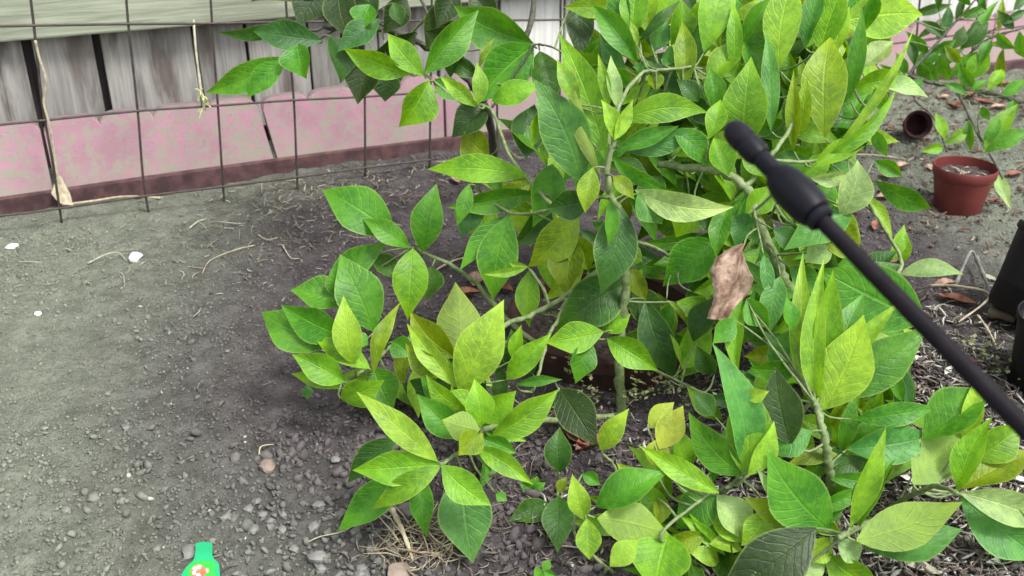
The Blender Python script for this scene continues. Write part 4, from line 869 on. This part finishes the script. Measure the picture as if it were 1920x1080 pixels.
for q in range(16):
    a_ = random.uniform(0, 6.28); r_ = random.uniform(0, 0.045); c = RM @ Vector((r_ * math.cos(a_), r_ * math.sin(a_), 0.098 - 0.0155)); dr = Vector((math.cos(a_ * 3), math.sin(a_ * 3), 0.15)) * random.uniform(.003, .010)
    m.tube([c - dr, c + dr], 0.0011, 5)
m.build('straw_bits', M_TAN, red, loc=pb)
# black nursery pots at the right
b1 = on_ground(1905, 632, -0.004)
pot('black_pot', b1 + Vector((0.018, 0.03, 0.012)), (0.42, 0.16, 0.90), 0.080, 0.060, 0.140, M_BLACK, 'tall black nursery pot leaning outward behind another black pot', 0.012, True)
b2 = G(1975, 735); b2.z = -0.004
pot('black_pot', b2, (0.02, 0.0, 1), 0.075, 0.064, 0.125, M_BLACK, 'squat black plastic pot standing upright on the mulch', 0.012, True)
# clay pot lying on its side, mouth toward the viewer
lp = on_ground(1722, 262, 0.03); lp += Vector((0.0, 0.05, 0.0))
pot('tipped_clay_pot', lp, Vector((-0.15, -0.92, 0.34)), 0.034, 0.026, 0.06, mat_plain('dark_clay', (0.035, 0.016, 0.02), (0.07, 0.028, 0.03), 0.85, 30, 0.4, 0.001, 0.2), 'little dark clay pot tipped on its side near fallen leaves', 0.010, False)

# ------------------------------------------------------------------ fallen dry leaves
def fallen(px, py, ln, wd_, rot, mat, label, group, seed):
    r = random.Random(seed); c = on_ground(px, py, 0.006); n, K = 7, 5; vs = []
    dx = Vector((math.cos(rot), math.sin(rot), 0)); dy = Vector((-math.sin(rot), math.cos(rot), 0)); curl = r.uniform(0.3, 0.7)
    for i in range(n):
        t = i / (n - 1); hw = wd_ / 2 * max(0.04, math.sin(math.pi * min(1, t * 0.96 + 0.02))) ** 0.8
        for j in range(K):
            u_ = j / (K - 1) * 2 - 1
            z = abs(u_) ** 1.5 * hw * curl * 1.6 + 0.10 * ln * (2 * t - 1) ** 2 + r.uniform(-1, 1) * 0.0012
            vs.append(c + dx * (t - .5) * ln + dy * u_ * hw * (1 - 0.25 * curl) + Vector((0, 0, z - 0.002)))
    fs = [(i * K + j, i * K + j + 1, (i + 1) * K + j + 1, (i + 1) * K + j) for i in range(n - 1) for j in range(K - 1)]
    m = MB(); m.add(vs, fs); o = m.build('fallen_leaf', mat, loc=c); return tag(o, label, 'fallen leaf', group)
GR = 'dry leaves fallen on the soil'
RL = 'reddish brown dry leaf lying on the soil around the red pot'
fl = [(1688, 322, .060, .032, .5), (1660, 332, .04, .02, 1.9), (1822, 188, .075, .034, .9), (1842, 200, .06, .03, 2.3), (1872, 208, .05, .03, .2), (1786, 208, .05, .03, 2.0), (1850, 345, .055, .022, 1.7), (1838, 352, .045, .02, .7), (1746, 318, .04, .024, 1.2), (1880, 165, .05, .03, .1), (1800, 170, .05, .03, 2.7), (1900, 330, .05, .025, .4), (1660, 372, .045, .024, .3), (1700, 238, .04, .022, 2.5), (1866, 372, .04, .02, 2.9), (1905, 205, .05, .028, 1.1), (1770, 188, .04, .022, .6)]
for i, (x, y, l_, w_, r_) in enumerate(fl): fallen(x, y, l_, w_, r_, M_RED if i % 4 else M_DRY, RL, GR, i)
RL2 = 'brown dry leaf lying in the pale mulch under the shrub'
for i, (x, y, l_, w_, r_) in enumerate([(1690, 682, .05, .022, .1), (1668, 500, .05, .022, .2), (1640, 430, .05, .02, 1.2), (1610, 770, .04, .02, 2.0), (1755, 505, .035, .02, .6), (1790, 580, .06, .028, 2.6), (1770, 545, .05, .025, .4), (1800, 690, .05, .022, 2.8)]):
    fallen(x, y, l_, w_, r_, M_RED if i % 3 else M_DRY, RL2, GR, 40 + i)
RL3 = 'dull brown dry leaf on dark soil beneath the left leaf rosettes'
for i, (x, y, l_, w_, r_) in enumerate([(895, 528, .06, .036, 1.4), (855, 346, .05, .025, 1.9), (870, 560, .06, .03, .3), (940, 545, .05, .03, 2.5), (1105, 850, .05, .03, .7), (1080, 842, .05, .03, 2.2)]):
    fallen(x, y, l_, w_, r_, M_DRY if i < 2 else M_RED, RL3, GR, 60 + i)
PC = 'pale bleached chip of dry leaf lying in the mulch'
for i, (x, y, l_, w_, r_) in enumerate([(1708, 738, .035, .018, .5), (1775, 710, .03, .010, .9), (1630, 745, .03, .016, 1.8), (1715, 690, .028, .012, .1), (1770, 905, .022, .012, .8), (1700, 905, .024, .010, 2.3), (1718, 1070, .05, .020, 2.5), (1880, 1060, .05, .014, .3), (1345, 860, .02, .008, 2.2), (1500, 1062, .05, .03, .2), (1470, 640, .03, .014, .3), (1445, 650, .03, .012, 2.6), (1855, 520, .03, .016, 2.0), (1900, 905, .05, .014, 2.6)]):
    fallen(x, y, l_, w_, r_, M_WHITE if i % 2 else M_TWINE, PC, 'bleached chips in the mulch', 90 + i)

# ------------------------------------------------------------------ stones
def stone(px, py, size, mat, label, seed, flat=0.7, cat='stone', group=None, sub=2):
    import bmesh
    r = random.Random(seed); bm = bmesh.new(); bmesh.ops.create_icosphere(bm, subdivisions=sub, radius=1.0)
    ph = [Vector((r.uniform(-1, 1), r.uniform(-1, 1), r.uniform(-1, 1))).normalized() for _ in range(7)]; cut = [r.uniform(0.55, 0.85) for _ in ph]
    for v in bm.verts:
        for a_, c_ in zip(ph, cut):
            dd = v.co.dot(a_)
            if dd > c_: v.co -= a_ * (dd - c_) * 0.9
        v.co += Vector((r.uniform(-1, 1), r.uniform(-1, 1), r.uniform(-1, 1))) * 0.03
    M_ = Matrix.Rotation(r.uniform(0, 6), 4, 'Z') @ Matrix.Diagonal((size * r.uniform(.85, 1.15), size * r.uniform(.8, 1), size * flat, 1)); bm.transform(M_)
    me = bpy.data.meshes.new('stone'); bm.to_mesh(me); bm.free(); me.materials.append(mat)
    me.polygons.foreach_set('use_smooth', [True] * len(me.polygons)); me.set_sharp_from_angle(angle=R(28))
    o = link(bpy.data.objects.new('stone', me)); p = on_ground(px, py); o.location = p + Vector((0, 0, size * flat * 0.45)); return tag(o, label, cat, group)
stone(254, 488, 0.0155, M_WHITE, 'white pebble on grey soil near the wire mesh', 1)
stone(22, 460, 0.013, M_WHITE, 'pale flattened pebble by the edge of the pink edging', 2, 0.4)
stone(72, 588, 0.007, M_WHITE, 'small white chip lying alone on smooth grey soil', 3, 0.5)
stone(503, 888, 0.012, M_BROWNST, 'light brown angular stone on dark soil', 4, 0.8)
stone(745, 1072, 0.019, M_BROWNST, 'rounded tan stone beside the dry grass clump', 5, 0.8)
stone(594, 1046, 0.013, M_STONE, 'squarish grey-green stone among coarse soil crumbs', 6, 0.8)
stone(632, 880, 0.008, M_STONE, 'small pale square stone beside the lowest green leaves', 7, 0.7)
stone(766, 972, 0.015, mat_plain('purple_grey_stone', (0.13, 0.11, 0.115), (0.22, 0.19, 0.19), 0.9, 45, 0.5, 0.002, 0.2), 'purplish grey rock beside the dry grass clump', 8, 0.7)
stone(355, 1040, 0.013, M_STONE, 'pale grey stone touching the green plant tag', 9, 0.6)
SG = 'small grey stones on the soil'
for i in range(34):
    if i < 22: x, y = random.uniform(420, 760), random.uniform(930, 1078)
    else: x, y = random.uniform(20, 520), random.uniform(560, 1060)
    if 320 < x < 430 and y > 1000: continue
    stone(x, y, random.uniform(0.005, 0.0095), random.choice([M_STONE, M_CLODST] if False else [M_STONE]), 'small grey stone among the soil crumbs', 100 + i, 0.7, 'stone', SG, 1)

# ------------------------------------------------------------------ green plant tag
tp = on_ground(382, 1052, 0.012); tr_ = empty('plant_tag', tp, 'green plastic plant tag with red printed emblem lying on the soil', 'plant tag')
kx = dg(1050) / FPX
def TP_(px, py, z): q = G(px, py, 0.010); return Vector((q.x, q.y, 0.012 + z + (1050 - py) * 0.00001))
outl = [(368, 1024), (384, 1021), (399, 1024), (399, 1046), (402, 1052), (411, 1062), (413, 1080), (413, 1150), (338, 1150), (341, 1082), (350, 1068), (363, 1056), (366, 1048)]
m = MB(); top = [TP_(x, y, 0.0025) for x, y in outl]; botm = [p - Vector((0, 0, 0.0025)) for p in top]; n = len(outl)
m.add(top + botm, [tuple(reversed(range(n))), tuple(range(n, 2 * n))] + [(i, (i + 1) % n, n + (i + 1) % n, n + i) for i in range(n)])
m.build('tag_body', M_TAG, tr_, loc=tp, smooth=False, bevel=0.0006)
def disc(cx, cy, rx, ry, z, mat, name, parent, n=20, jag=0.0):
    m = MB(); vs = [TP_(cx, cy, z)] + [TP_(cx + rx * math.cos(2 * math.pi * k / n) * (1 + random.uniform(-jag, jag)), cy + ry * math.sin(2 * math.pi * k / n) * (1 + random.uniform(-jag, jag)), z) for k in range(n)]
    m.add(vs, [(0, 1 + (k + 1) % n, 1 + k) for k in range(n)]); return m.build(name, mat, parent, loc=tp, smooth=False)
m = MB(); pl = [TP_(x, y, 0.0029) for x, y in [(366, 1058), (398, 1058), (404, 1066), (404, 1140), (350, 1140), (352, 1072)]]; m.add(pl, [tuple(reversed(range(6)))])
m.build('print_panel', M_TAG2, tr_, loc=tp, smooth=False)
disc(373, 1078, 14, 13, 0.0033, M_TAGR, 'emblem', tr_, 22, 0.08)
for (x, y, r_) in [(367, 1073, 4.2), (375, 1070, 4.2), (365, 1081, 3.8), (373, 1086, 4.4)]: disc(x, y, r_, r_, 0.0037, M_TAGW, 'emblem_spot', tr_, 12, 0.15)
disc(390, 1076, 4, 5, 0.0033, M_TAGW if False else M_TWINE, 'print_fleck', tr_, 10, .2)

# ------------------------------------------------------------------ twine, vine, twigs, dry grass
m = MB(); tpz = [WP(363, 38, 0.02), WP(367, 90, 0.10), WP(373, 140, 0.12), WP(377, 170, 0.132), WP(383, 205, 0.135)]
root = empty('hanging_twine', tpz[-1], 'pale twine hanging down the fence to a frayed yellowish knot', 'twine')
m.tube(spline(tpz, 6), [0.0024] * 12 + [0.003] * 13, 7); m.build('cord', M_TWINE, root, loc=tpz[-1])
m = MB()
for q in range(14):
    a_ = tpz[3].lerp(tpz[4], random.random()); dd = Vector((random.uniform(-1, 1), random.uniform(-1, 0), random.uniform(-1.4, .6))) * 0.016; m.tube(spline([a_, a_ + dd * .6 + Vector((0, 0, .004)), a_ + dd], 3), [.0016] * 7, 5)
m.build('frayed_knot', mat_plain('yellowed_fibre', (0.40, 0.42, 0.16), (0.56, 0.56, 0.30), 0.9, 120, 0.3), root, loc=tpz[-1])
root = empty('dead_vine', on_ground(118, 386), 'dry pale vine twisted up a mesh wire ending in a tan dead leaf', 'vine')
m = MB(); pts = [WP(66, 76, .137), WP(74, 110, .134), WP(86, 150, .138), WP(82, 190, .134), WP(90, 225, .138), WP(98, 260, .134), WP(106, 320, .136), WP(112, 345, .138)]
m.tube(spline(pts, 5), [0.0026] * 36, 6); m.build('stem', M_TAN, root, loc=pts[-1])
crumpled(root, [(104, 328), (100, 345), (96, 362), (102, 374), (116, 383)], [(108, 328), (118, 346), (124, 362), (130, 376), (134, 384)], 2.12, M_TAN, 'dead_leaf', 0.008, 5)
m = MB(); pts = [G(118, 389), G(180, 380), G(235, 370), G(300, 372)]
for p in pts: p.z = gz(p) + 0.006
m.tube(spline(pts, 5), [0.0028] * 16, 6); o = m.build('fallen_twig', M_TAN, loc=pts[0]); tag(o, 'pale dry twig lying along the foot of the dark strip', 'twig')
def twig(pts, r, mat, label, group='dry twigs on the ground', cat='twig', lift=0.003):
    pp = [on_ground(x, y, lift + (l if l else 0)) for (x, y, l) in pts]; m = MB(); sp = spline(pp, 5); m.tube(sp, [r * (0.62 if pts[0][0] < 700 else 1.0) * (1 - .5 * i / len(sp)) * (1 + .2 * math.sin(i * 1.9)) for i in range(len(sp))], 6)
    o = m.build('twig', mat, loc=pp[0]); return tag(o, label, cat, group)
twig([(478, 462, 0), (440, 476, .004), (395, 492, .002), (380, 515, 0)], .0019, M_TAN, 'thin forked brown twig on loose soil below the mesh')
twig([(165, 495, 0), (195, 484, .006), (222, 478, .006), (236, 488, 0)], .0022, M_TWINE, 'curved pale straw stalk beside the white pebble')
twig([(35, 492, 0), (58, 498, .003), (80, 499, 0)], .0020, M_TWINE, 'short bleached stalk on pale soil near the pink edging')
twig([(355, 428, 0), (372, 418, .003), (388, 408, 0)], .0028, M_TWINE, 'thick short pale stick near the mesh foot')
twig([(420, 432, 0), (440, 437, 0)], .0022, M_TWINE, 'tiny pale peg-like stick below the mesh')
twig([(484, 440, 0), (500, 450, .004), (522, 444, 0)], .0021, M_TAN, 'bowed tan stalk on dark soil')
twig([(530, 460, 0), (545, 485, .003), (562, 484, 0)], .0021, M_TAN, 'hooked tan stalk on dark soil')
twig([(225, 512, 0), (233, 525, .003), (235, 542, 0)], .0016, M_TWINE, 'thin upright-lying straw below the white pebble')
twig([(488, 868, 0), (492, 855, .004), (514, 845, 0)], .0020, M_TAN, 'little forked twig beside the brown stone')
twig([(695, 935, 0), (660, 1000, .006), (600, 1012, .004), (575, 1018, 0)], .0016, M_TAN, 'long thin dry stalk leading to the leaf tip')
twig([(1738, 558, .01), (1790, 580, .03), (1846, 600, .03), (1792, 626, .01)], .0030, M_TAN, 'sharply bent pale twig in front of the black pots')
twig([(1826, 498, .02), (1842, 545, .02), (1868, 615, .01)], .0042, M_STONE, 'straight grey stick leaning beside the black pots')
twig([(1790, 540, .0), (1812, 503, .03), (1826, 500, .02)], .0036, M_STONE, 'short grey stick meeting the leaning one')
twig([(1828, 612, .01), (1850, 640, .006), (1868, 665, 0)], .0022, M_TAN, 'thin tan twig on the mulch by the squat pot')
twig([(1850, 606, .008), (1898, 622, .012)], .011, M_BROWNST, 'stubby broken branch between the black pots')
twig([(1560, 290, .0), (1640, 296, .006), (1710, 298, 0)], .0024, M_TAN, 'long pale twig on the soil by the red pot')
twig([(820, 500, .0), (880, 480, .01), (935, 466, .02), (980, 430, .04)], .0038, M_DARKSTEM, 'bare dark branch lying under the left leaves')
twig([(795, 520, 0), (850, 495, .01), (900, 488, .01)], .0026, M_TAN, 'bare tan branch lying under the left leaves')
twig([(735, 960, .0), (748, 1000, .012), (762, 1030, .01), (775, 1052, 0)], .0040, M_TAN, 'thick split stalk in the dry grass clump')
pos = blobpos(130, [(800, 1010, 0.030, 0.022, 0.75), (770, 1045, 0.03, 0.012, 0.25)])
slivers('dry_grass_clump', pos, 0.034, 0.0022, [(0.42, 0.36, 0.24), (0.52, 0.46, 0.33), (0.32, 0.26, 0.17)], 'tangled clump of dry tan grass below the big lower leaf', 'dry grass', 0.006, 0.35, 0.5)

print('LEAVES', LEAVES, 'OBJECTS', len(bpy.data.objects))
